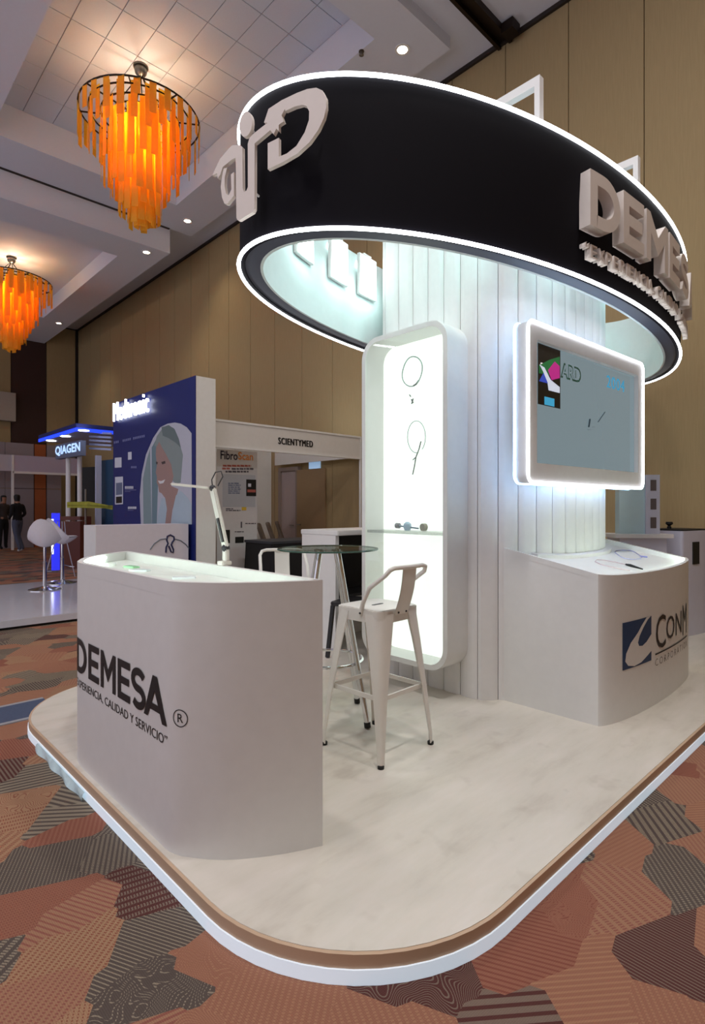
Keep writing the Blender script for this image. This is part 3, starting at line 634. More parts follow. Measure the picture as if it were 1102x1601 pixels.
def scr(x0, x1, z0, z1, m, nm, y=0.0285): MB().box(x0, x1, y, y + .001, z0, z1).build(nm, m, tv, flat=True)
def tvp(px, py):                                     # photograph column and row on the screen's plane
    r = ray(px, py); n3 = Vector((tvn.x, tvn.y, 0)); o = Vector((TVA.x, TVA.y, 0)) - n3 * 0.03; k = (o - Vector((0, 0, H))).dot(n3) / r.dot(n3)
    q = Vector((0, 0, H)) + r * k; return ((q - o).dot(Vector((tvd.x, tvd.y, 0))), q.z - TVZ0)
SB = mat('screen_black', (0.03, 0.03, 0.04), 0.3, emit=0.02, ecol=(.1, .1, .12))
x0, zt_ = tvp(840.5, 536); x1, zb_ = tvp(875.5, 632); x0 = max(x0, so[0] + .002); zt_ = min(zt_, so[3] - .004)
scr(x0, x1, zb_ - .03, zt_, SB, 'picture_inset')
W_ = x1 - x0; hh = zt_ - zb_
for i, (c, poly) in enumerate((((0.10, 0.42, 0.22), [(0, .34), (.5, .5), (1, .62), (1, .30), (.5, .22), (0, .20)]), ((0.75, 0.15, 0.55), [(.42, .30), (.75, .50), (1, .44), (1, .22), (.6, .14)]), ((0.20, 0.30, 0.75), [(0, .06), (.3, .30), (.42, .18), (.5, .06)]), ((0.88, 0.92, 1.0), [(.02, .36), (.25, .33), (.55, .14), (1, .05), (1, -.06), (.45, -.06), (.40, .08), (.18, .26)]))):
    xzy([(x0 + .01 + a * (W_ - .02), zb_ + .09 + b * hh) for a, b in poly], 0.0272 - .0002 * i, 0.0278 - .0002 * i).build('picture_shape', mat('screen_colour_%d' % i, c, 0.3, emit=0.55, ecol=c), tv, flat=True)
scr(x0 + W_ * .28, x0 + W_ * .72, zb_ - .025, zb_ + .025, mat('screen_cyan', (0.2, 0.6, 0.8), .3, emit=.6, ecol=(0.25, 0.68, 0.85)), 'picture_caption', .0275)
SCW = mat('screen_white', (.9, .9, .9), .3, emit=.8)
for i in range(5): scr(x0 + .03 + i * .032, x0 + .055 + i * .032, zt_ - .135, zt_ - .115, SCW, 'picture_caption', .0274)
CYAN = mat('screen_text_cyan', (0.2, 0.6, 0.8), .3, emit=.55, ecol=(0.25, 0.66, 0.82)); GRN = mat('screen_text_green', (0.1, 0.35, 0.3), .3, emit=.12, ecol=(0.2, 0.45, 0.38))
xa, za = tvp(948, 606); xb, zb2 = tvp(977, 612)
for k in range(2): text_obj('2004', 'screen_lettering', CYAN, lambda u, v, t: Vector((u, .0285 - .0003 * k, v + zb2 - .01)), xb - xa - .015, .088, tv, x0=xa + .004 * k, sp=1.1)
xa2, za2 = tvp(876, 590); xb2, _ = tvp(908, 592)
text_obj('ARD', 'screen_lettering', GRN, lambda u, v, t: Vector((u, .0288, v + za2)), xb2 - xa2, .10, tv, bold=.05, x0=xa2)
text_obj('ARD', 'screen_lettering', SCR, lambda u, v, t: Vector((u, .0282, v + za2 + .012)), xb2 - xa2 - .03, .076, tv, bold=.012, x0=xa2 + .015)
DRW = mat('screen_drawing_grey', (0.2, .25, .28), .3, emit=.16, ecol=(.35, .42, .45))
for a, b, r in (((934, 660), (945, 644), .006), ((919, 668), (921, 655), .010), ((918, 672), (922, 672), .012), ((925, 668), (928, 668), .010)):
    (u0, w0), (u1, w1) = tvp(*a), tvp(*b); MB().bar((u0, .0285, w0), (u1, .0285, w1), r * 2, .001).build('screen_drawing', DRW, tv, flat=True)

# --- sloping display counter under the screen
KX0, KX1 = 3.25, 4.86
def kfront(x): f = (x - (KX0 + KX1) / 2) / ((KX1 - KX0) / 2); return 1.376 - 0.118 * math.sqrt(max(0, 1 - f * f * .985)) * 1.0
kt = lambda x, y: 0.955 + 0.2 * (y - 1.376)
kc = thing('sloping_counter', 'white bow fronted counter with sloping lit top beneath the screen', 'counter', (0, 0, 0))
fx = [KX0 + (KX1 - KX0) * (1 - math.cos(PI * i / 40)) / 2 for i in range(41)]
def tb(x): return bow(min(max(x, TX0 + .03), TX1 - .03)) - 0.005
outer = [(KX0, tb(KX0))] + [(x, kfront(x)) for x in fx] + [(KX1, tb(KX1))]
back = [(KX1 - (KX1 - KX0) * i / 30, tb(KX1 - (KX1 - KX0) * i / 30)) for i in range(31)]
fp = outer[:-1] + back[:-1]
BROWNW = WHITE
MB().prism(fp, PZ, lambda x, y: kt(x, y) - 0.035).build('body', WHITE, kc)
inn = [(KX0 + .02, tb(KX0 + .02))] + [(min(max(x, KX0 + .02), KX1 - .045), kfront(x) + .022) for x in fx] + [(KX1 - .045, tb(KX1 - .045))]
MB().strip(outer, inn, lambda x, y: kt(x, y) - .036, kt, closed=False).build('rim', WHITE, kc)
cb_ = [p for p in back if 3.36 < p[0] < 4.76]
MB().strip([(x, y - .05) for x, y in cb_], [(x, y) for x, y in cb_], lambda x, y: kt(x, y) - .036, lambda x, y: kt(x, y) - .012, closed=False).build('tower_collar', WHITE2, kc)
MB().tube([(x, kfront(x) + .03, kt(x, kfront(x)) - .016) for x in fx[3:-3]], 0.009, 6).build('led_strip', LEDT, kc)
kpath = Path([(KX0, 1.38)] + [(x, kfront(x)) for x in fx] + [(KX1, 1.38)])
BLUEP = mat('deep_blue_print', (0.10, 0.24, 0.40), .5)
def kpp(px, py):                                     # column/row -> run length on the bow and height
    best = min(range(len(kpath.p)), key=lambda i: abs(pxof(kpath.p[i].x, kpath.p[i].y) - px) + (100 if i > 34 else 0))
    i = min(max(best, 1), len(kpath.p) - 2); a, b = kpath.p[i - 1], kpath.p[i + 1]; pa, pb = pxof(a.x, a.y), pxof(b.x, b.y)
    f = (px - pa) / (pb - pa) if abs(pb - pa) > 1e-6 else 0; f = min(max(f, -1), 2)
    q = a + (b - a) * f; d = q.x * math.sin(TH) + q.y * math.cos(TH)
    return kpath.s[i - 1] + (kpath.s[i + 1] - kpath.s[i - 1]) * f, H - (py - HY) * d / F
s0, za = kpp(972.5, 1012); s1, zb_ = kpp(1017.5, 1000)
sqz0, sqz1 = 0.375, 0.655
def flat_on_path(pth, poly, off, name, m, parent, cut=.03):
    bm = bmesh.new(); f = bm.faces.new([bm.verts.new((a, b, 0)) for a, b in poly])
    mn, mx_ = min(a for a, b in poly), max(a for a, b in poly); k = mn + cut
    bmesh.ops.triangulate(bm, faces=bm.faces[:])
    while k < mx_:
        bmesh.ops.bisect_plane(bm, geom=bm.verts[:] + bm.edges[:] + bm.faces[:], plane_co=(k, 0, 0), plane_no=(1, 0, 0)); k += cut
    fn = pth.fn(0, 0, off)
    for v in bm.verts: v.co = fn(v.co.x, v.co.y, 0)
    me = bpy.data.meshes.new(name); bm.to_mesh(me); bm.free(); me.materials.append(m); return link(name, me, parent)
sw = s1 - s0
flat_on_path(kpath, [(s0, sqz0), (s1, sqz0), (s1, sqz1), (s0, sqz1)], .002, 'logo_square', BLUEP, kc)
def q_(a, b): return (s0 + a * sw, sqz1 - b * (sqz1 - sqz0))
sw_poly = [q_(*p) for p in ((.80, 0), (.97, 0), (.84, .06), (.68, .20), (.54, .36), (.48, .50), (.52, .58), (.64, .60), (.80, .54), (1, .40), (1, .78), (.82, .86), (.60, .95), (.36, .98), (.16, .93), (.07, .82), (.10, .66), (.24, .46), (.48, .28), (.62, .14))]
flat_on_path(kpath, sw_poly, .0035, 'logo_swoosh', WHITE, kc)
sx = s1 + 0.06
for ch, pa, pb, zl, zh in (('C', 1024.7, 1040, .425, .64), ('O', 1041, 1053.5, .458, .61), ('N', 1055.5, 1064.5, .458, .61), ('M', 1066.5, 1072.5, .425, .64)):
    ca, cb = kpp(pa, 990)[0], kpp(pb, 990)[0]
    text_obj(ch, 'printed_lettering', BLACK, kpath.fn(ca, zl, .003), cb - ca, zh - zl, kc, cut=.03)
flat_on_path(kpath, [(sx, .395), (sx + .75, .395), (sx + .75, .405), (sx, .405)], .003, 'logo_rule', BLACK, kc)
text_obj('C O R P O R A T I O N', 'printed_lettering', mat('grey_print', (.42, .38, .36), .5), kpath.fn(sx, .325, .003), .75, .045, kc, bold=-.01, cut=.03)
# things in the sloping tray
def kz(x, y): return kt(x, y) - .035
def ktray(px, py):
    r = ray(px, py); k = (0.955 - .035 - .2 * 1.376 - H) / (r.z - .2 * r.y); q = Vector((0, 0, H)) + r * k; return Vector((q.x, q.y, q.z + .005))
t = thing('tubing_loop', 'loose loop of clear violet tubing on the sloping counter', 'tubing')
c0 = ktray(982, 868); MB().tube([(lambda q: (q.x, q.y, kz(q.x, q.y) + .004))(ktray(982 + 20 * math.cos(a) + 2 * math.sin(3 * a), 868 + 6.5 * math.sin(a) + 3 * math.cos(a))) for a in [2 * PI * k / 40 for k in range(40)]], 0.0035, 6, closed=True).build('tube', mat('clear_violet_tubing', (.72, .72, .86), .2), t)
q = ktray(1001, 871); MB().tube([(q.x, q.y, q.z + .002), (q.x + .05, q.y - .03, kz(q.x + .05, q.y - .03) + .006)], .006, 6).build('connector', mat('violet_plastic', (.55, .55, .80), .3), t)
t = thing('black_tipped_probe', 'thin probe with black handle and pink cable on the sloping counter', 'probe')
pts = [ktray(*k) for k in ((978, 884), (985, 886), (1005, 891))]
MB().tube([(p.x, p.y, p.z + dz) for p, dz in zip(pts, (.002, .005, .0))], [.006, .009, .004], 8).build('handle', BLACKR, t)
pts = [ktray(*k) for k in ((978, 884), (962, 880), (945, 877), (933, 876), (930, 879), (940, 884), (962, 889), (985, 893))]
MB().tube([tuple(p) for p in pts], .0028, 6).build('cable', mat('pink_grey_cable', (.80, .70, .72), .4), t)

# --- low counter with the black lettering
def qbez(a, b, c, n=14): return [((1 - t) ** 2 * a[0] + 2 * t * (1 - t) * b[0] + t * t * c[0], (1 - t) ** 2 * a[1] + 2 * t * (1 - t) * b[1] + t * t * c[1]) for t in [i / n for i in range(n + 1)]]
LX, LB = 0.932, 1.40
nearc = [(.932, 1.98), (.934, 1.945), (.942, 1.915), (.955, 1.885), (.977, 1.854), (1.012, 1.806), (1.05, 1.764), (1.095, 1.727), (1.142, 1.695), (1.19, 1.665), (1.241, 1.637), (1.30, 1.61), (1.362, 1.585)]
farc = [(x, 2.85 + (1.98 - y) * 1.6) for x, y in nearc][::-1]
front = farc + nearc                                  # far end -> straight face -> near end
lc = thing('reception_counter', 'low white counter with black lettering and an inset lit top', 'counter', (0, 0, 0))
foot = front[::-1] and [(x, y) for x, y in front] + [(1.366, 1.600), (1.41, 3.50)]
foot = foot[::1]
LZ = 1.065
MB().prism(foot, PZ, LZ - .055).build('body', WHITE, lc)
def inset(poly, d):
    out = []; n = len(poly); A_ = sum(poly[i - 1][0] * poly[i][1] - poly[i][0] * poly[i - 1][1] for i in range(n)); sg = 1 if A_ > 0 else -1
    for i in range(n):
        p0, p1, p2 = Vector(poly[i - 1]), Vector(poly[i]), Vector(poly[(i + 1) % n]); e1 = (p1 - p0); e2 = (p2 - p1)
        if e1.length < 1e-6: e1 = e2
        if e2.length < 1e-6: e2 = e1
        e1 = e1.normalized(); e2 = e2.normalized(); n1 = Vector((-e1.y, e1.x)) * sg; n2 = Vector((-e2.y, e2.x)) * sg; nn = n1 + n2
        k = nn.length; nn = nn / k if k > 1e-6 else n1; out.append(tuple(p1 + nn * min(d / max(nn.dot(n1), .3), 2.5 * d)))
    return out
foot2 = [foot[0]]
for p in foot[1:]:
    if math.hypot(p[0] - foot2[-1][0], p[1] - foot2[-1][1]) > 1e-3: foot2.append(p)
MB().strip(foot2, inset(foot2, .028), LZ - .0555, LZ).build('rim', WHITE, lc)
ins = inset(foot2, .036)
MB().tube([(x, y, LZ - .018) for x, y in ins[3:len(front) - 4]], .006, 6).build('led_strip', LEDT, lc)
MB().prism(inset(foot2, .03), LZ - .056, LZ - .05).build('tray_liner', mat('tray_white', (.90, .93, .90), .4), lc)
lp = Path(front)
def ls(yv): return min(range(len(lp.p)), key=lambda i: abs(lp.p[i].y - yv))
def run_of(yv):
    for i in range(len(lp.p) - 1):
        a, b = lp.p[i], lp.p[i + 1]
        if (a.y - yv) * (b.y - yv) <= 0 and abs(a.y - b.y) > 1e-6: return lp.s[i] + (lp.s[i + 1] - lp.s[i]) * (yv - a.y) / (b.y - a.y)
    return 0
ua, ub = run_of(2.965), run_of(1.955)
for ch, yl, w in (('D', 2.95, .155), ('E', 2.765, .13), ('M', 2.608, .168), ('E', 2.412, .125), ('S', 2.272, .135), ('A', 2.15, .192)):
    letter(ch, w, .165, .030, lp.fn(run_of(yl), .532, .003), 0, 'printed_letter', BLACK, lc)
text_obj('“EXPERIENCIA, CALIDAD Y SERVICIO”', 'printed_tagline', BLACK, lp.fn(ua - .02, .455, .002), ub - ua + .02, .042, lc, bold=0, cut=.03)
ur = run_of(1.893)
rg = [( .032 * math.cos(a), .032 * math.sin(a)) for a in [2 * PI * k / 28 for k in range(29)]]; rg2 = [(.0285 * math.cos(a), .0285 * math.sin(a)) for a in [2 * PI * k / 28 for k in range(29)]]
cf = lp.fn(ur, .575, .002); b = MB(); b.add([cf(a, c, 0) for a, c in rg] + [cf(a, c, 0) for a, c in rg2], [(i, i + 1, 30 + i, 29 + i) for i in range(28)]).build('printed_mark', BLACK, lc, flat=True)
text_obj('R', 'printed_letter', BLACK, lp.fn(ur - .011, .560, .002), .024, .031, lc, cut=.01)
for k, (px, py, c) in enumerate(((218, 876, (.92, .94, .92)), (258, 878, (.62, .86, .66)), (285, 886, (.88, .93, .93)), (335, 892, (.90, .92, .94)))):
    q = Vector(((1.20, 3.20), (1.22, 2.98), (1.18, 2.78), (1.2, 2.35))[k])
    lb = ('white folded packet lying in the lit counter tray', 'pale green packet lying in the lit counter tray', 'clear sachet beside the green packet in the counter tray', 'clear sachet lying alone towards the tray end')[k]
    MB().prism(rrect(-.05, .05, -.022, .022, .008, 3), lambda x, y: 0, lambda x, y: .008 + .006 * math.cos(x * 30) * math.cos(y * 60)).build('sterile_packet', mat('packet_%d' % k, c, .25), label=lb, cat='packet', group='packets in the counter tray').location = (q.x, q.y, LZ - .0495)
    bpy.data.objects[[o.name for o in bpy.data.objects if o.name.startswith('sterile_packet')][-1]].rotation_euler = (0, 0, 1.2 + .5 * k)

# --- clip lamp on the counter's back rim
lm = thing('clip_lamp', 'slim white folding lamp clamped on the reception counter rim', 'lamp', (1.380, 2.315, 0))
DG = mat('dark_grey_plastic', (.2, .2, .22), .5)
MB().box(-.02, .03, -.025, .025, LZ, LZ + .02).box(.0025, .015, -.02, .02, LZ - .05, LZ).build('clamp', WMETAL, lm, bevel=.003)
L0, L1 = Vector((.012, 0, LZ + .02)), Vector((.012, 0, LZ + .08)); L2 = Vector((-.028, .05, 1.425)); L3 = Vector((-.165, .185, 1.445))
MB().bar(L0, L1, .035, .02).build('stem', WMETAL, lm, bevel=.004)
MB().sphere(L1, .02, 12).build('elbow', DG, lm)
b = MB().bar(L1 + Vector((0, 0, .0)), L2, .042, .018); b.build('arm', WMETAL, lm, bevel=.005)
MB().bar(L1 + (L2 - L1) * .10 + Vector((-.012, -.006, 0)), L1 + (L2 - L1) * .5 + Vector((-.012, -.006, 0)), .016, .008).build('arm_inlay', DG, lm)
MB().sphere(L2, .016, 12).build('head_joint', DG, lm)
MB().bar(L2 + (L3 - L2) * .06, L3, .05, .012).build('head', WMETAL, lm, bevel=.004)
MB().tube([L2 + Vector((.0, .0, .0)), L2 + Vector((-.005, .0, .04)), L2 + Vector((.01, -.008, .075)), L2 + Vector((.03, -.025, .08)), L2 + Vector((.036, -.03, .055)), L2 + Vector((.018, -.015, .01))], .0028, 6).build('cable', DG, lm)

# --- bar stools
def leg_section(c, dirx, diry, w):                   # folded sheet corner, convex outward
    out = []
    for k in range(7):
        a = PI / 2 * k / 6; out.append((c[0] + dirx * (-w + w * math.cos(a) ** .6), c[1] + diry * (-w + w * math.sin(a) ** .6)))
    return out
def make_stool(label):
    t = thing('bar_stool', label, 'stool', group='white metal bar stools')
    sh = 0.742; half = 0.155; fh = 0.212
    b = MB(); so_ = rrect(-half, half, -half, half, .045, 6)
    b.prism(so_, sh - .006, sh); b.build('seat', WMETAL, t, bevel=.004)
    MB().strip([(x * 1.03, y * 1.03) for x, y in so_], [(x * .985, y * .985) for x, y in so_], sh - .065, sh - .004).build('seat_skirt', WMETAL, t)
    MB().prism([(-.035, -.010), (.035, -.010), (.045, 0), (.035, .010), (-.035, .010), (-.045, 0)], sh + .0004, sh + .0012).build('hand_slot', DG, t)
    for dx in (-1, 1):
        for dy in (-1, 1):
            rows = []
            for z, f in ((0.012, 0), (.06, .03), (.30, .35), (.55, .72), (sh - .02, 1.0)):
                cc = fh + (half + .008 - fh) * f; w = .026 + (.105 - .026) * f ** 1.2
                rows.append((z, leg_section((dx * cc, dy * cc), dx, dy, w)))
            b = MB(); n = 7; vs_ = [(x, y, z) for z, r in rows for x, y in r] + [(x - dx * .004, y - dy * .004, z) for z, r in rows for x, y in r]; m = len(rows) * n
            fs = []
            for i in range(len(rows) - 1):
                for k in range(n - 1):
                    fs += [(i * n + k, i * n + k + 1, (i + 1) * n + k + 1, (i + 1) * n + k), (m + i * n + k + 1, m + i * n + k, m + (i + 1) * n + k, m + (i + 1) * n + k + 1)]
                for k in (0, n - 1): fs.append((i * n + k, (i + 1) * n + k, m + (i + 1) * n + k, m + i * n + k))
            fs += [tuple(range(n)) + tuple(range(m + n - 1, m - 1, -1))]
            lg = b.add(vs_, fs).build('leg', WMETAL, t)
            MB().lathe([(.016, 0), (.017, .014), (.013, .018)], (dx * (fh - .013), dy * (fh - .013), 0), 12).build('rubber_foot', BLACKR, lg)
    zb = .315; g = fh + (half - fh) * .4 - .02
    for a, c in (((-g, -g), (g, -g)), ((g, -g), (g, g)), ((g, g), (-g, g)), ((-g, g), (-g, -g))):
        MB().bar((a[0], a[1], zb), (c[0], c[1], zb), .010, .022).build('brace', WMETAL, t)
    # low back on the -Y side
    zt2 = sh + .215; w = half + .006; yb_ = -half - .055
    path = [(-w, -.03, sh - .035), (-w, -.045, sh + .03), (-w, -.09, sh + .11), (-w + .004, yb_ + .02, zt2 - .035), (-w + .02, yb_ + .002, zt2 - .008), (-w + .05, yb_, zt2), (0, yb_ - .012, zt2), (w - .05, yb_, zt2), (w - .02, yb_ + .002, zt2 - .008), (w - .004, yb_ + .02, zt2 - .035), (w, -.09, sh + .11), (w, -.045, sh + .03), (w, -.03, sh - .035)]
    MB().tube(path, .0115, 10).build('back_hoop', WMETAL, t)
    vs_ = []
    for i in range(8):
        f = i / 7; z = sh - .03 + f * (zt2 - sh + .03); yy = -half - .006 + (yb_ - .01 + half + .006) * f - .012 * math.sin(PI * f)
        for xx in (-.052, -.026, 0, .026, .052): vs_.append((xx, yy - .004 * (1 - (xx / .052) ** 2), z))
    b = MB().add(vs_, [(i * 5 + k, i * 5 + k + 1, i * 5 + k + 6, i * 5 + k + 5) for i in range(7) for k in range(4)])
    b.add([(x, y + .004, z) for x, y, z in vs_], [(i * 5 + k, i * 5 + k + 5, i * 5 + k + 6, i * 5 + k + 1) for i in range(7) for k in range(4)])
    b.build('back_splat', WMETAL, t)
    for x, y, z in ((-w - .011, -.035, sh - .02), (w + .011, -.035, sh - .02), (-.03, -half - .014, sh - .018), (.03, -half - .014, sh - .018)):
        MB().sphere((x, y, z), .006, 8).build('rivet', DG, t)
    return t
st1 = make_stool('white metal bar stool standing in the open beside the vitrine')
st1.location = (2.158, 2.066, PZ); st1.rotation_euler = (0, 0, math.radians(2))
st2 = copy_tree(st1); st2['label'] = 'white metal bar stool half hidden behind the reception counter'
st2.location = (2.30, 3.06, PZ); st2.rotation_euler = (0, 0, math.radians(150))

# --- glass bar table
bt = thing('glass_bar_table', 'round glass bar table on splayed chrome legs', 'table', (2.225, 2.54, PZ + .006))
TH_ = 1.087 - PZ
MB().lathe([(.295, TH_ - .010), (.300, TH_ - .007), (.300, TH_ - .002), (.297, TH_)], n=48).build('glass_top', TGLASS, bt)
MB().tube([(.299 * math.cos(a * PI / 32), .299 * math.sin(a * PI / 32), TH_ - .005) for a in range(64)], .005, 6, closed=True).build('glass_edge', mat('green_glass_edge', (.25, .38, .33), .15), bt)
for k in range(4):
    a = math.radians(-81 + 90 * k); c_, s_ = math.cos(a), math.sin(a)
    lg = MB().tube([(.075 * c_, .075 * s_, TH_ - .012), (.29 * c_, .29 * s_, .02)], .0165, 12).build('leg', CHROME, bt)
    MB().tube([(.288 * c_, .288 * s_, .03), (.292 * c_, .292 * s_, 0)], .019, 10).build('foot_cap', BLACKR, lg)
    MB().lathe([(.028, TH_ - .022), (.028, TH_ - .011)], (.075 * c_, .075 * s_, 0), 12).build('mount_disc', CHROME, bt)
MB().tube([(.205 * math.cos(a * PI / 24), .205 * math.sin(a * PI / 24), .345) for a in range(48)], .009, 8, closed=True).build('foot_ring', CHROME, bt)

# --- counter behind the table, mirrored on the tower's rear
rc = thing('rear_counter', 'white counter with open dark shelf behind the glass bar table', 'counter', (0, 0, 0))
q = atz(472, 1016, PZ); rx, ry = 3.06, 4.0
q0 = atd(472, 829, 5.28)
def rcm(b): return b
RX0, RY1 = q0.x, q0.y; RL = 0.62
MB().box(RX0, RX0 + 0.04, RY1 - .47, RY1, PZ, 1.09).build('side_block', WHITE, rc)
MB().box(RX0 + .04, RX0 + 1.5, RY1 - .05, RY1, PZ, 1.09).build('front_panel', WHITE, rc)
MB().box(RX0, RX0 + 1.5, RY1 - .5, RY1 + .02, 1.09, 1.135).build('worktop', WHITE, rc, bevel=.006)
MB().box(RX0 + .04, RX0 + 1.5, RY1 - .40, RY1 - .05, .52, .545).build('shelf', mat('dark_grey_shelf', (.16, .16, .17), .6), rc)
MB().box(RX0 + .04, RX0 + 1.5, RY1 - .07, RY1 - .051, .55, 1.08).build('dark_lining', mat('dark_grey_lining', (.13, .13, .14), .7), rc)

# --- black chair by the rear counter
bc = thing('black_chair', 'dark plastic chair tucked at the rear counter beside the tower', 'chair', (3.37, 3.435, PZ + .005), math.radians(200))
BP = mat('black_plastic', (.11, .11, .12), .45)
MB().prism(rrect(-.20, .20, -.2, .2, .06, 5), .43, .46).build('seat', BP, bc, bevel=.006)
for dx in (-1, 1):
    for dy in (-1, 1): MB().bar((dx * .17, dy * .17, .43), (dx * .21, dy * .2, 0), .03).build('leg', BP, bc)
MB().bar((-.19, .19, .44), (-.185, .25, .80), .03).bar((.19, .19, .44), (.185, .25, .80), .03).build('back_posts', BP, bc)
b = MB().prism(rrect(-.2, .2, 0, .30, .06, 5), 0, .018); b.v = [(x, .225 - z + .04 * (y / .3), .52 + y) for x, y, z in b.v]; b.build('backrest', BP, bc)

# --- display stand and podium beyond the sloping counter
ds = thing('display_stand', 'white stand with three small screens on a shelf topped plinth', 'display stand', (5.80, 2.06, PZ), math.radians(-45.5))
LAV = mat('lavender_white', (.80, .80, .86), .45)
MB().box(-.22, .22, -.14, .14, 0, .97).build('plinth', LAV, ds)
MB().prism(rrect(-.275, .275, -.18, .18, .02, 3), .97, 1.005).build('shelf_top', WHITE2, ds)
MB().box(-.19, .055, -.06, .03, 1.005, 1.57).build('wing_panel', mat('pale_blue_panel', (.76, .85, .87), .4), ds)
sb = MB().box(.055, .19, -.075, .05, 1.005, 1.575).build('screen_column', LAV, ds)
for z in (1.06, 1.24, 1.42): MB().box(.10, .155, -.078, -.0755, z, z + .105).build('small_screen', mat('dim_taupe_screen', (.40, .36, .36), .3), sb)
pd = thing('podium', 'tall white podium with a black top beyond the sloping counter', 'podium', (6.30, 1.875, PZ), math.radians(-12))
MB().prism(rrect(-.2, .3, -.19, .19, .03, 5), 0, 1.03).build('body', LAV, pd)
MB().prism(rrect(-.19, .29, -.18, .18, .03, 5), 1.03, 1.045).build('top_pad', BLACKR, pd)
MB().lathe([(.02, 0), (.02, .02), (.012, .03), (.035, .05), (.03, .07)], (-.05, .02, 1.045), 14).build('knob', BLACKR, pd)
MB().box(-.02, .1, -.197, -.19, .70, .92).build('label_plate', BLACKR, pd)

# ================================================================== NEIGHBOURING BOOTHS
# --- blue backlit panel booth
MP = thing('white_booth_platform', 'white gloss platform of the blue panel booth', 'platform', (0, 0, 0))
GW = mat('white_gloss_floor', (.80, .80, .84), .12)
MB().prism(rrect(-1.2, 3.75, 7.07, 10.45, .02, 2), GZ + .03, .10).build('deck', GW, MP)
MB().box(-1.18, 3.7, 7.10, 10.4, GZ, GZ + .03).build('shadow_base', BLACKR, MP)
PX = 3.80; py0, py1 = atX(305, 700, PX).y, atX(177, 700, PX).y; PH = atX(305, 587, PX).z
bp_ = thing('blue_backdrop', 'tall blue printed backdrop with a woman portrait and glowing lettering', 'backdrop', (0, 0, 0))
BLUE = mat('royal_blue_print', (.09, .15, .42), .35, var=.12, scale=1.3)
pthk = atY(337, 592, py0).x - PX
MB().box(PX + .012, PX + pthk, py0, py1, GZ, PH).build('wall_body', WHITE, bp_)
MB().box(PX, PX + .012, py0 - .004, py1, GZ + .02, PH).build('printed_face', BLUE, bp_)
def pp(px, py, off=.004): q = atX(px, py, PX - off); return (q.y, q.z)
def face_print(pts, name, m, off=.004):
    poly = [pp(*p, off) for p in pts]; b = MB().prism(poly, 0, .0015); b.v = [(PX - off + z, x, y) for x, y, z in b.v]; return b.build(name, m, bp_, flat=True)
def cropP(l): return [(170 + a / 5.337, 580 + b / 5.337) for a, b in l]
face_print(cropP([(268, 1280), (258, 1050), (275, 860), (310, 700), (370, 560), (430, 470), (490, 440), (550, 430), (600, 440), (650, 470), (690, 520), (693, 1280)]), 'portrait_ground', mat('pale_grey_print', (.72, .73, .78), .4), .004)
face_print(cropP([(290, 1280), (285, 900), (320, 730), (345, 650), (358, 1280)]), 'portrait_window_bar', mat('grey_green_print', (.50, .58, .60), .4), .0045)
face_print(cropP([(360, 1280), (358, 640), (400, 560), (420, 640), (400, 1280)]), 'portrait_shade', mat('teal_grey_print', (.42, .52, .56), .4), .005)
face_print(cropP([(380, 620), (400, 545), (440, 490), (500, 455), (545, 480), (580, 560), (600, 640), (618, 700), (605, 860), (600, 930), (560, 945), (520, 900), (470, 700)]), 'portrait_hair', mat('silver_hair_print', (.52, .57, .57), .4), .0055)
face_print(cropP([(440, 470), (500, 452), (548, 485), (582, 565), (600, 640), (560, 600), (500, 560), (450, 540)]), 'portrait_hair_light', mat('silver_hair_light_print', (.40, .46, .47), .4), .0075)
face_print(cropP([(395, 640), (420, 590), (445, 640), (480, 700), (520, 780), (540, 880), (520, 960), (580, 985), (560, 1060), (530, 1160), (515, 1280), (470, 1280), (485, 1150), (470, 1060), (440, 1020), (420, 1010), (412, 960), (400, 930), (402, 880), (392, 850), (402, 780), (392, 700)]), 'portrait_face', mat('skin_print', (.62, .51, .49), .4), .0065)
face_print(cropP([(410, 915), (440, 918), (470, 905), (455, 935), (425, 942)]), 'portrait_smile', mat('white_print', (.85, .85, .86), .4), .0078)
for e in ([(438, 760), (470, 750), (472, 772), (445, 780)], [(393, 755), (408, 760), (405, 780), (395, 775)]): face_print(cropP(e), 'portrait_eye', mat('eye_print', (.28, .24, .25), .4), .0078)
face_print(cropP([(540, 1130), (560, 1040), (600, 1000), (660, 1060), (690, 1120), (690, 1280), (520, 1280)]), 'portrait_shirt', mat('pale_blue_print', (.66, .73, .78), .4), .007)
face_print(cropP([(470, 1060), (485, 1150), (470, 1280), (400, 1280), (420, 1150), (440, 1060)]), 'portrait_shirt', mat('pale_blue_print', (.66, .73, .78), .4), .007)
WP = mat('white_flat_print', (.82, .83, .88), .4)
for r in (((50, 725), (106, 808)), ((160, 678), (190, 742)), ((52, 885), (118, 1115))):
    (a, b), (c_, d_) = r; face_print(cropP([(a, b), (c_, b - 4), (c_, d_ - 4), (a, d_)]), 'product_picture', WP, .005)
face_print(cropP([(60, 1050), (110, 1046), (110, 1100), (60, 1105)]), 'product_detail', BLACK, .006); face_print(cropP([(60, 935), (112, 930), (112, 1030), (60, 1036)]), 'product_detail', mat('mid_blue_grey', (.40, .44, .55), .4), .006)
LIL = mat('lilac_print', (.45, .47, .66), .4)
for (a, b, c_, d_, m) in ((135, 962, 202, 984, WP), (135, 990, 225, 996, LIL), (135, 1003, 180, 1009, LIL), (160, 1132, 235, 1152, WP), (160, 1160, 210, 1166, LIL), (186, 794, 236, 812, LIL)):
    x = a
    while x < c_ - 3: face_print(cropP([(x, b), (x + 9, b - 1), (x + 9, d_ - 1), (x, d_)]), 'printed_line', m, .005); x += 12
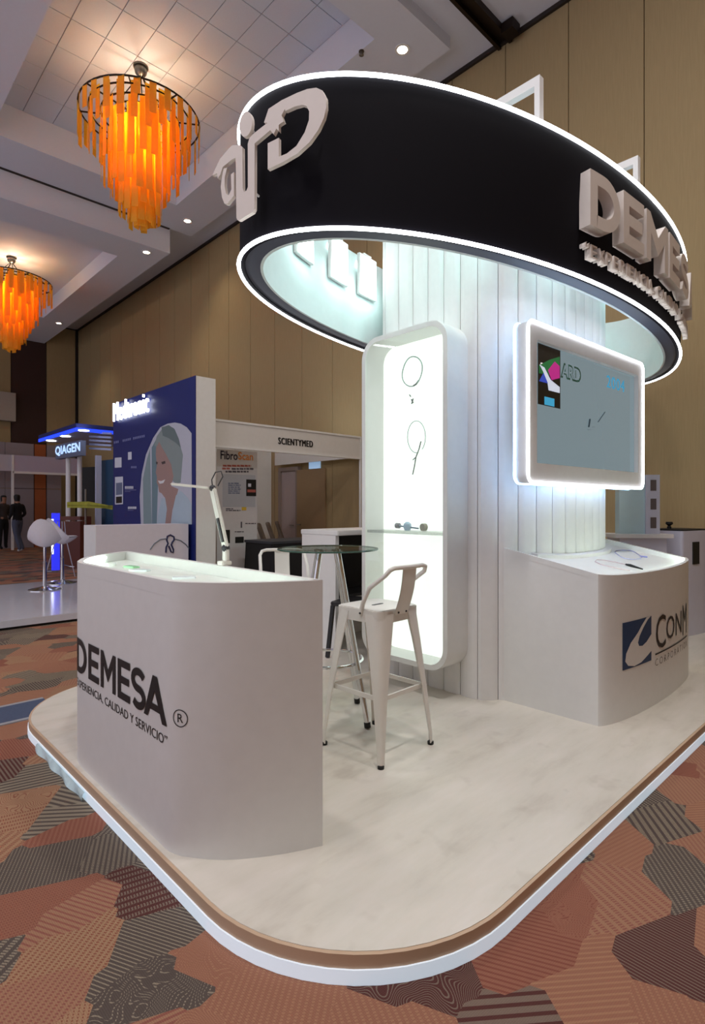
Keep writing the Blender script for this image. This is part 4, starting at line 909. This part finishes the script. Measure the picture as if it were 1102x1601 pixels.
for i in range(18):
    if i in (3, 4, 10): continue
    a = 43 + i * 14.5; f = i / 17; face_print(cropP([(a, 588 - 54 * f), (a + 10, 586 - 54 * f), (a + 10, 606 - 54 * f), (a, 608 - 54 * f)]), 'printed_line', LIL, .005)
EM = mat('glowing_letter_white', (1, 1, 1), .5, emit=3.0, ecol=(.93, .95, 1))
p0, p1 = pp(176.5, 664), pp(235, 650)
text_obj('Medtronic', 'glowing_lettering', EM, lambda u, v, t: Vector((PX - .03 - t, p0[0] - .14 - u, p0[1] + .03 + v)), p0[0] - p1[0] - .12, .32, bp_, bold=0, thick=.03, sp=1.12)
# its counter
mc = thing('blue_booth_counter', 'white counter with a head outline drawing before the blue backdrop', 'counter', (0, 0, 0))
MY = 7.22; mx0, mx1 = atY(150, 822, MY).x, min(PX - .05, atY(296, 820, MY).x); mz = atY(150, 822, MY).z
myb = atX(134, 822, mx0).y
MB().box(mx0, mx1, MY, MY + .42, .10, mz).build('body', mat('lilac_white_laminate', (.84, .82, .86), .45), mc)
MB().box(mx0 - .004, mx0, MY, MY + .42, .10, mz).build('end_panel', WHITE, mc)
def mp_(px, py): q = atY(px, py, MY - .004); return Vector((q.x, MY - .004, q.z))
def cropM(l): return [mp_(170 + a / 5.337, 580 + b / 5.337) for a, b in l]
NV = mat('navy_line_print', (.14, .16, .32), .5)
MB().tube(cropM([(477, 1515), (480, 1470), (495, 1440), (484, 1410), (490, 1380), (515, 1368), (545, 1385), (545, 1410), (530, 1430), (522, 1450), (540, 1490), (538, 1515), (520, 1510), (500, 1460)]), .012, 5).build('head_outline', NV, mc)
MB().tube(cropM([(345, 1490), (380, 1440), (430, 1405), (485, 1398)]) , .007, 5).build('arc_outline', mat('grey_line_print', (.42, .46, .52), .5), mc)
MB().tube(cropM([(545, 1400), (600, 1415), (640, 1445), (668, 1480)]), .007, 5).build('arc_outline', MATS['grey_line_print'], mc)

# --- swivel stools on the white platform
def swivel_stool(label):
    t = thing('swivel_stool', label, 'stool', group='white swivel stools on the white platform')
    MB().lathe([(.225, 0), (.225, .012), (.15, .028), (.05, .05), (.03, .06)], n=28).build('base', CHROME, t)
    MB().lathe([(.03, .05), (.03, .42), (.02, .43), (.02, .66)], n=16).build('column', CHROME, t)
    MB().tube([(.03, 0, .30), (.12, .0, .27), (.17, .05, .26), (.19, .0, .26), (.17, -.05, .26), (.12, 0, .27)], .009, 6).build('footrest', CHROME, t)
    # moulded bucket seat
    vs_ = []; n, m = 24, 9
    for i in range(m):
        f = i / (m - 1); r = .03 + .20 * f ** .75
        for k in range(n):
            a = 2 * PI * k / n; back_ = max(0, -math.cos(a)) ** 1.3
            vs_.append((r * math.cos(a) * 1.02, r * math.sin(a),   .645 + .07 * f + f ** 1.7 * (.05 + .30 * back_)))
    fs = [(i * n + k, i * n + (k + 1) % n, (i + 1) * n + (k + 1) % n, (i + 1) * n + k) for i in range(m - 1) for k in range(n)]
    b = MB().add(vs_, fs + [tuple(range(n))]); b.add([(x * .95, y * .95, z + .012) for x, y, z in vs_], fs); b.build('seat_shell', mat('white_gloss_plastic', (.86, .84, .86), .2), t)
    return t
s1_ = swivel_stool('white bucket swivel stool closest to the white platform edge')
q = atz(70, 922, .10); s1_.location = (q.x, q.y, .10); s1_.rotation_euler = (0, 0, math.radians(62))
s2_ = copy_tree(s1_); s2_['label'] = 'white bucket swivel stool beside the clear high table'
q = atz(82, 912, .10); s2_.location = (q.x + .12, q.y - .1, .10); s2_.rotation_euler = (0, 0, math.radians(10))
# clear high table with blue lit column
ht = thing('clear_high_table', 'clear round high table on thin clear legs near blue light', 'table', atz(96, 905, .10) + Vector((0, 0, .008)))
MB().lathe([(.38, 1.0), (.385, 1.006), (.38, 1.012)], n=36).build('top', glass_mat('clear_acrylic', (.86, .86, .90, 1), .12), ht)
for k in range(3):
    a = k * 2 * PI / 3 + .4; MB().tube([(.06 * math.cos(a), .06 * math.sin(a), 1.0), (.09 * math.cos(a), .09 * math.sin(a), .7), (.28 * math.cos(a), .28 * math.sin(a), 0)], .008, 6).build('leg', mat('pale_acrylic', (.75, .75, .82), .2), ht)
# --- far blue roofed kiosk
kd = 12.4
K0 = atd(120, 662, kd)                                # near roof corner
KZ = K0.z
kf = atX(62, 682, K0.x).y; kx1 = atY(182, 668, K0.y).x
kk = thing('blue_roof_kiosk', 'kiosk with blue glowing roof edge, white posts and lit sign', 'kiosk', (0, 0, 0))
BLG = mat('blue_led_edge', (.1, .2, .9), .5, emit=1.6, ecol=(.12, .25, 1.0))
MB().box(K0.x, kx1 + 1.0, K0.y, kf, KZ - .16, KZ).build('roof', mat('kiosk_white', (.75, .78, .86), .5), kk)
MB().box(K0.x - .02, kx1 + 1.0, K0.y - .03, K0.y - .002, KZ - .17, KZ - .10).box(K0.x - .03, K0.x - .002, K0.y - .03, kf, KZ - .17, KZ - .10).build('lit_roof_edge', BLG, kk)
MB().box(K0.x - .02, kx1 + 1.0, K0.y - .028, K0.y - .002, KZ - .09, KZ).box(K0.x - .028, K0.x - .002, K0.y - .02, kf, KZ - .09, KZ).build('roof_fascia', mat('kiosk_navy', (.10, .16, .45), .5), kk)
KL = mat('kiosk_spot_lens', (1, 1, 1), .5, emit=9, ecol=(.95, .97, 1))
for px_, py_ in ((80, 689), (102, 682), (131, 673)):
    q = atz(px_, py_, KZ - .165); MB().lathe([(.11, -.012), (.11, 0)], (q.x, q.y, KZ - .162), 14).build('roof_spot', KL, kk)
KS = mat('kiosk_sign_lit', (.8, .9, 1), .5, emit=1.1, ecol=(.66, .80, 1.0))
kyp = kd; sgn0, sgn1 = atd(91, 706, kd + 1.2), atd(130, 695, kd + .2)
ldir = (sgn1 - sgn0); ldir.z = 0; lw = ldir.length; ldir.normalize(); lnr = Vector((ldir.y, -ldir.x, 0))
MB().bar(sgn0 + Vector((0, 0, -.02)), sgn0 + ldir * lw + Vector((0, 0, -.02)), .12, .34).build('sign_box', mat('kiosk_sign_grey', (.42, .46, .56), .4), kk)
text_obj('QIAGEN', 'glowing_lettering', KS, lambda u, v, t: sgn0 + ldir * u + lnr * .068 + Vector((0, 0, v - .13)), lw, .24, kk, bold=.03)
for px_ in (106.5, 124.5):
    q = atd(px_, 800, kd + .9); MB().tube([(q.x, q.y, .9), (q.x, q.y, KZ - .4)], .052, 10).build('white_post', WHITE2, kk)
for i in range(5):
    q0_, q1_ = atd(140, 676 + 6.2 * i, kd + .6), atd(174, 678 + 6.2 * i, kd + .2)
    MB().bar(q0_, q1_, .03, .045).build('slat', mat('kiosk_slat', (.62, .66, .78), .35), kk)
q0_, q1_ = atd(149, 712, kd + .5), atd(157, 815, kd + .5); MB().box(q0_.x, q0_.x + .12, q0_.y - .05, q0_.y + .02, .6, q0_.z).build('print_column', mat('kiosk_column', (.72, .74, .84), .5), kk)
q0_, q1_ = atd(158, 705, kd + .8), atd(180, 705, kd + .4); MB().bar(Vector((q0_.x, q0_.y, 1.45)), Vector((q1_.x, q1_.y, 1.45)), .05, 2.0).build('teal_panel', mat('teal_panel', (.08, .24, .36), .5), kk)
q0_ = atd(129, 730, kd + 1.6); q1_ = atd(149, 730, kd + 1.4); MB().bar(Vector((q0_.x, q0_.y, 1.9)), Vector((q1_.x, q1_.y, 1.9)), .05, .9).build('dark_screen', BLACKR, kk)
q0_, q1_ = atd(98, 800, kd + .6), atd(134, 800, kd + .3); MB().bar(Vector((q0_.x, q0_.y, .56)), Vector((q1_.x, q1_.y, .56)), .3, 1.18).build('wood_counter', mat('red_brown_wood', (.40, .20, .13), .5), kk)
q0_ = atd(87, 830, kd - .2); MB().box(q0_.x - .07, q0_.x + .07, q0_.y - .05, q0_.y + .05, GZ, 1.23).build('blue_lit_column', mat('blue_lit_acrylic', (.2, .25, .9), .3, emit=0.75, ecol=(.20, .22, 1.0)), kk)
MB().box(q0_.x - .10, q0_.x - .06, q0_.y - .07, q0_.y - .051, .35, 1.1).build('white_tube', mat('blue_white_tube', (1, 1, 1), .5, emit=4, ecol=(.75, .78, 1)), kk)
qa, qb = atz(82, 872, GZ + .05), atz(124, 884, GZ + .05); MB().bar(Vector((qa.x, qa.y, GZ + .06)), Vector((qb.x, qb.y, GZ + .06)), .05, .10).build('blue_floor_light', BLG, kk)
tp0, tp1 = atd(105, 788, kd - .3), atd(176, 794, kd - 1.0); tm_ = (tp0 + tp1) / 2 + Vector((0, 0, .05))
ct = MB(); ct.bar(tp0, tm_, .006, .085).bar(tm_, tp1, .006, .075).bar(tp0 + Vector((0, 0, -.05)), tp1 + Vector((0, 0, .02)), .006, .06)
ct.build('caution_tape', mat('yellow_tape', (.62, .62, .16), .5, var=.5, scale=9), label='yellow caution tape stretched in front of the blue roofed kiosk', cat='tape')
q = atd(134, 800, kd - .35); bs = thing('barrier_post', 'thin grey barrier post holding the yellow tape', 'post', (q.x, q.y, GZ))
MB().tube([(0, 0, 0), (0, 0, 1.75)], .022, 8).build('pole', BRASS, bs); MB().lathe([(.16, 0), (.16, .015), (.03, .04)], n=16).build('base', BRASS, bs)
# --- far shell booth
fb = thing('far_shell_booth', 'white header shell booth with grey and orange walls far away', 'booth', (0, 0, 0))
fd = 18.4
GLV = mat('lavender_grey_panel', (.56, .52, .55), .6); ORG = mat('orange_panel', (.62, .33, .16), .6)
for a, b_, m in ((-60, 8, GLV), (8, 53, GLV), (54, 72, ORG), (73, 96, GLV)):
    q0_, q1_ = atY(a + .3, 800, 21.6), atY(b_ - .3, 800, 21.6); MB().box(q0_.x, q1_.x, 21.6, 21.66, GZ, 2.0).box(q0_.x, q1_.x, 21.605, 21.655, 2.02, 3.55).build('wall_panel', m, fb)
q0_, q1_ = atY(20, 735, 20.6), atY(121, 735, 20.6); MB().box(q0_.x, q1_.x, 20.6, 20.64, 2.53, 3.05).build('header_board', mat('lavender_header', (.72, .68, .76), .5), fb)
MB().box(q0_.x, q1_.x, 20.58, 20.66, 2.46, 2.53).build('header_rail', WHITE2, fb)
MB().box(q0_.x - 3.5, q0_.x, 20.62, 20.66, 2.53, 3.05).build('header_board', mat('white_header', (.74, .72, .76), .5), fb)
MB().box(q0_.x - .03, q0_.x + .03, 20.58, 20.68, GZ, 3.05).build('corner_post', WHITE2, fb)
q = atY(11, 636, WY - .15); MB().box(q.x - 1.2, q.x + .25, WY - .25, WY - .006, q.z - .5, q.z + .5).build('wall_banner', mat('pale_cloth', (.66, .62, .58), .8), label='pale grey banner fixed on the dark maroon end wall', cat='banner')

# --- white shell booth with the black title
sb_ = thing('shell_scheme_booth', 'white shell scheme booth with a black titled header board', 'booth', (0, 0, 0))
SY0, SY1 = 7.32, 9.9; sx0, sx1 = 4.16, 7.18; hz0, hz1 = 2.255, 2.61
OCT = mat('octanorm_white', (.84, .83, .82), .5)
MB().box(sx0, sx1, SY0, SY0 + .03, hz0, hz1).build('header_board', OCT, sb_)
MB().box(sx0, sx1, SY0 - .012, SY0 + .042, hz1, hz1 + .03).box(sx0, sx1, SY0 - .012, SY0 + .042, hz0 - .03, hz0).build('header_rail', mat('aluminium_white', (.88, .88, .88), .3), sb_)
MB().box(sx1 - .03, sx1, SY0 + .05, SY1, hz0, hz1).build('side_board', OCT, sb_)
xm = atY(424, 760, SY1).x
for a, b_ in ((sx0, sx0 + 1.0), (sx0 + 1.01, sx0 + 2.0), (sx0 + 2.01, min(xm, sx1 - .04))):
    MB().box(a, b_, SY1, SY1 + .03, GZ, hz1).build('wall_panel', OCT, sb_)
MB().box(sx0 - .03, sx0, SY0 + .05, SY1, GZ, hz1).build('side_panel', OCT, sb_)
for x_, y_ in ((sx0 + .02, SY0 + .02), (sx1 + .03, SY0 + .02)): MB().tube([(x_, y_, GZ), (x_, y_, hz1 + .03)], .022, 8).build('post', MATS['aluminium_white'], sb_)
t0, t1 = atY(434.5, 691, SY0), atY(489.5, 697, SY0)
for k in range(4): text_obj('SCIENTYMED', 'printed_title', BLACK, lambda u, v, t: Vector((t0.x + u, SY0 - .004 - .0004 * k, t0.z + v - .03 - .004 * (k % 2))), t1.x - t0.x - .02, .105, sb_, x0=.005 * k, sp=1.16)
ad = bpy.data.lights.new('booth_arm_light', 'AREA'); ad.energy = 9; ad.size = .25; ad.color = (.85, .95, 1)
al = bpy.data.objects.new('booth_arm_light', ad); C.objects.link(al); al.location = (6.3, 7.6, 2.35); al.rotation_euler = (PI, 0, 0)
af = thing('booth_arm_lamp', 'small flood lamp fixed behind the titled header board', 'lamp', (6.3, 7.6, 2.27))
MB().box(-.12, .12, -.06, .06, 0, .05).build('housing', WHITE2, af); MB().box(-.11, .11, -.05, .05, .0505, .054).build('lens', PANEL, af); MB().box(-.01, .01, -.26, -.06, .01, .03).build('arm', WHITE2, af)
# banner
BY = 7.62
bn = thing('roll_up_banner', 'white printed roll up banner with orange and black title', 'banner', (0, 0, 0))
b0, b1 = atY(339, 697, BY), atY(402, 702, BY)
MB().box(b0.x, b1.x, BY, BY + .006, .10, 2.24).build('banner_sheet', mat('banner_white', (.80, .79, .80), .5), bn)
MB().box(b0.x - .02, b1.x + .02, BY - .06, BY + .07, GZ, .10).build('base_cassette', BRASS, bn)
def bp2(a, b): q = atY(320 + a / 3.936, 620 + b / 3.936, BY - .003); return q
ORT = mat('orange_print', (.85, .52, .20), .5); REDP = mat('red_print', (.68, .36, .32), .5); GRP = mat('dark_grey_print', (.32, .30, .34), .5)
def bbar(a, b, c_, d_, m):
    n = max(2, int((c_ - a) / 26)); r_ = random.Random(int(a * 7 + b))
    x = a
    while x < c_ - 2:
        w = min(r_.uniform(9, 30), c_ - x); p0, p1 = bp2(x, d_), bp2(x + w, b); MB().box(p0.x, p1.x, BY - .003, BY - .0008, p0.z, p1.z).build('printed_line', m, bn, flat=True); x += w + 4
def btext(s, a, b, c_, d_, m, bold=.0):
    p0, p1 = bp2(a, d_), bp2(c_, b); text_obj(s, 'printed_lettering', m, lambda u, v, t: Vector((p0.x + u, BY - .003, p0.z + v)), p1.x - p0.x, p1.z - p0.z, bn, bold=bold)
btext('Fibro', 97, 340, 203, 385, mat('ink_print', (.13, .10, .20), .5), .02); btext('Scan', 206, 347, 298, 388, ORT, .02)
bbar(112, 421, 285, 431, REDP); bbar(108, 438, 160, 448, REDP); bbar(166, 440, 302, 450, GRP); bbar(128, 457, 270, 467, GRP)
MB().box(bp2(110, 475).x, bp2(312, 475).x, BY - .0008, BY - .0002, bp2(110, 680).z, bp2(110, 475).z).build('printed_tint', mat('grey_blue_print', (.70, .71, .74), .5), bn, flat=True)
for k in range(6): bbar(145, 531 + 12 * k, 215 + 6 * (k % 2), 537 + 12 * k, MATS['mid_blue_grey'])
bbar(130, 688, 175, 694, GRP); bbar(130, 698, 220, 704, GRP); bbar(185, 829, 240, 835, GRP); bbar(250, 778, 315, 784, GRP)
for (a, b, c_, d_, m) in ((256, 512, 316, 612, BLACKR), (188, 862, 240, 902, BLACKR), (98, 820, 155, 905, BLACKR), (228, 680, 256, 700, mat('yellow_print', (.85, .72, .25), .5)), (222, 770, 230, 808, GRP)):
    p0, p1 = bp2(a, d_), bp2(c_, b); MB().box(p0.x, p1.x, BY - .004, BY - .0005, p0.z, p1.z).build('printed_picture', m, bn, flat=True)
p0, p1 = bp2(266, 535), bp2(285, 556); MB().box(p0.x, p1.x, BY - .0055, BY - .0045, min(p0.z, p1.z), max(p0.z, p1.z)).build('printed_picture', WP, bn, flat=True)
p0, p1 = bp2(262, 572), bp2(312, 590); MB().box(p0.x, p1.x, BY - .0055, BY - .0045, min(p0.z, p1.z), max(p0.z, p1.z)).build('printed_picture', REDP, bn, flat=True)
# draped table and chairs in that booth
tc_ = atd(442, 850, 8.6)
bt2 = thing('draped_table', 'table under a black floor length cloth in the titled booth', 'table', (tc_.x + .1, tc_.y, GZ), math.radians(0))
CLB = mat('black_cloth', (.075, .075, .085), .9)
def drape():
    b = MB(); n = 64; out = rrect(-.55, .55, -.35, .35, .03, 15); m = len(out); r0 = [(x, y, .82) for x, y in out]; rows = [r0]
    for j in range(1, 5):
        f = j / 4; rows.append([(x * (1 + .05 * f) + .015 * f * math.sin(i * 1.1), y * (1 + .06 * f) + .015 * f * math.cos(i * 1.3), .82 - .815 * f) for i, (x, y, z) in enumerate(r0)])
    vs_ = [p for r in rows for p in r]; fs = [(i * m + k, i * m + (k + 1) % m, (i + 1) * m + (k + 1) % m, (i + 1) * m + k) for i in range(4) for k in range(m)] + [tuple(range(m))]
    return b.add(vs_, fs)
drape().build('cloth', CLB, bt2); MB().box(-.56, .56, -.36, .36, .822, .86).build('table_top', mat('dark_slate_top', (.20, .21, .24), .5), bt2, bevel=.005)
CH = mat('taupe_upholstery', (.42, .37, .34), .8)
def side_chair(label):
    t = thing('padded_chair', label, 'chair', group='taupe padded chairs in the titled booth')
    MB().prism(rrect(-.22, .22, -.22, .22, .05, 4), .42, .48).build('seat', CH, t, bevel=.012)
    b = MB().prism(rrect(-.21, .21, 0, .58, .06, 4), 0, .05); b.v = [(x, .18 + z + .20 * (y / .58), .50 + y) for x, y, z in b.v]; b.build('backrest', CH, t, bevel=.01)
    for dx in (-1, 1):
        for dy in (-1, 1): MB().bar((dx * .2, dy * .19, .42), (dx * .2, dy * .22, 0), .025).build('leg', DMETAL, t)
    return t
for i, (px_, d_, lb) in enumerate(((440, 9.8, 'taupe padded chair nearest the roll up banner'), (452, 10.5, 'taupe padded chair between two others behind the draped table'), (464, 11.2, 'taupe padded chair farthest behind the draped table'))):
    t = side_chair(lb) if i == 0 else copy_tree(t0_)
    if i == 0: t0_ = t
    t['label'] = lb; q = atd(px_, 850, d_); t.location = (q.x, q.y, GZ); t.rotation_euler = (0, 0, math.radians(50))
# --- carpet strip under the left booths
q = atz(40, 1119, GZ); bs_ = MB().box(-1.4, 1.16, 4.02, 4.34, GZ, GZ + .006).build('blue_floor_strip', mat('slate_blue_carpet', (.28, .32, .42), .95, var=.15, scale=60), label='slate blue strip of carpet beside the glowing deck', cat='carpet strip')
gs = mat('grey_tape', (.60, .60, .62), .6)
for y0_, y1_ in ((3.985, 4.02), (4.34, 4.375)): MB().box(-1.4, 1.16, y0_, y1_, GZ, GZ + .0065).build('edge_tape', gs, bs_)

# ================================================================== PEOPLE (far away, beyond the kiosk)
def person(label, loc, rz, top, trouser, shoe, hair, walk):
    s = 1
    V = {'pelvis': (0, 0, .95), 'waist': (0, 0, 1.10), 'chest': (0, .01, 1.32), 'neck': (0, 0, 1.50), 'head0': (0, -.01, 1.60), 'head1': (0, -.015, 1.70), 'head2': (0, -.01, 1.775),
         'shl': (-.19, 0, 1.43), 'ell': (-.25, .04, 1.16), 'wrl': (-.17, -.12, 1.02), 'hal': (-.12, -.17, 1.02), 'shr': (.19, 0, 1.43), 'elr': (.25, .05, 1.16), 'wrr': (.18, -.12, 1.02), 'har': (.13, -.17, 1.02),
         'hil': (-.10, 0, .90), 'knl': (-.12, -.10 * walk, .50), 'anl': (-.12, .10 * walk, .10), 'tol': (-.13, -.12 + .1 * walk, .035), 'hir': (.10, 0, .90), 'knr': (.11, .08 * walk, .50), 'anr': (.11, .22 * walk, .11), 'tor': (.12, -.04 + .2 * walk, .035)}
    R_ = {'pelvis': .15, 'waist': .135, 'chest': .165, 'neck': .06, 'head0': .085, 'head1': .10, 'head2': .075, 'shl': .075, 'ell': .05, 'wrl': .036, 'hal': .04, 'shr': .075, 'elr': .05, 'wrr': .036, 'har': .04, 'hil': .10, 'knl': .068, 'anl': .05, 'tol': .04, 'hir': .10, 'knr': .068, 'anr': .05, 'tor': .04}
    E = [('pelvis', 'waist'), ('waist', 'chest'), ('chest', 'neck'), ('neck', 'head0'), ('head0', 'head1'), ('head1', 'head2'), ('chest', 'shl'), ('shl', 'ell'), ('ell', 'wrl'), ('wrl', 'hal'), ('chest', 'shr'), ('shr', 'elr'), ('elr', 'wrr'), ('wrr', 'har'), ('pelvis', 'hil'), ('hil', 'knl'), ('knl', 'anl'), ('anl', 'tol'), ('pelvis', 'hir'), ('hir', 'knr'), ('knr', 'anr'), ('anr', 'tor')]
    ks = list(V); me = bpy.data.meshes.new('person_body'); me.from_pydata([V[k] for k in ks], [(ks.index(a), ks.index(b)) for a, b in E], [])
    o = bpy.data.objects.new('person', me); C.objects.link(o)
    md = o.modifiers.new('skin', 'SKIN'); bpy.context.view_layer.update()
    if not me.skin_vertices: me.attributes.new('skin', 'FLOAT', 'POINT')
    if me.skin_vertices:
        for i, k in enumerate(ks): me.skin_vertices[0].data[i].radius = (R_[k], R_[k] * (.72 if k in ('pelvis', 'waist', 'chest') else 1)); me.skin_vertices[0].data[i].use_root = (k == 'pelvis')
    o.modifiers.new('sub', 'SUBSURF').levels = 2
    dg = bpy.context.evaluated_depsgraph_get(); dg.update(); nm = bpy.data.meshes.new_from_object(o.evaluated_get(dg)); bpy.data.objects.remove(o)
    nm.materials.clear()
    skin = mat('skin', (.62, .45, .36), .6)
    for m in (top, trouser, shoe, hair, skin): nm.materials.append(m)
    for p in nm.polygons:
        c = p.center; i = 0
        if c.z < .085: i = 2
        elif c.z < .98 and abs(c.x) < .2 and c.y > -.1 or c.z < .9: i = 1
        if c.z > 1.50: i = 4 if (c.y < -.035 and c.z < 1.70) or c.z < 1.56 else 3
        elif c.z < 1.07 and c.y < -.13: i = 4
        p.material_index = i; p.use_smooth = True
    q = link('person', nm, None, label, 'person', 'people standing far off'); q.location = loc; q.rotation_euler = (0, 0, rz)
    return q
BT = mat('black_shirt_cloth', (.06, .06, .075), .9); JN = mat('blue_grey_denim', (.30, .32, .40), .9); SH = mat('white_shoe', (.80, .80, .80), .5); HR = mat('black_hair', (.05, .04, .04), .6)
TS = mat('grey_brown_shirt', (.24, .20, .19), .9)
q = atz(27, 863, GZ); person('person in black top, blue grey jeans and white shoes facing away', (q.x, q.y, GZ), math.radians(-150), BT, JN, SH, HR, 1.0)
q = atz(5, 859, GZ); person('person in dark clothes standing before another in black top', (q.x, q.y, GZ), math.radians(30), TS, BT, BT, HR, .1)
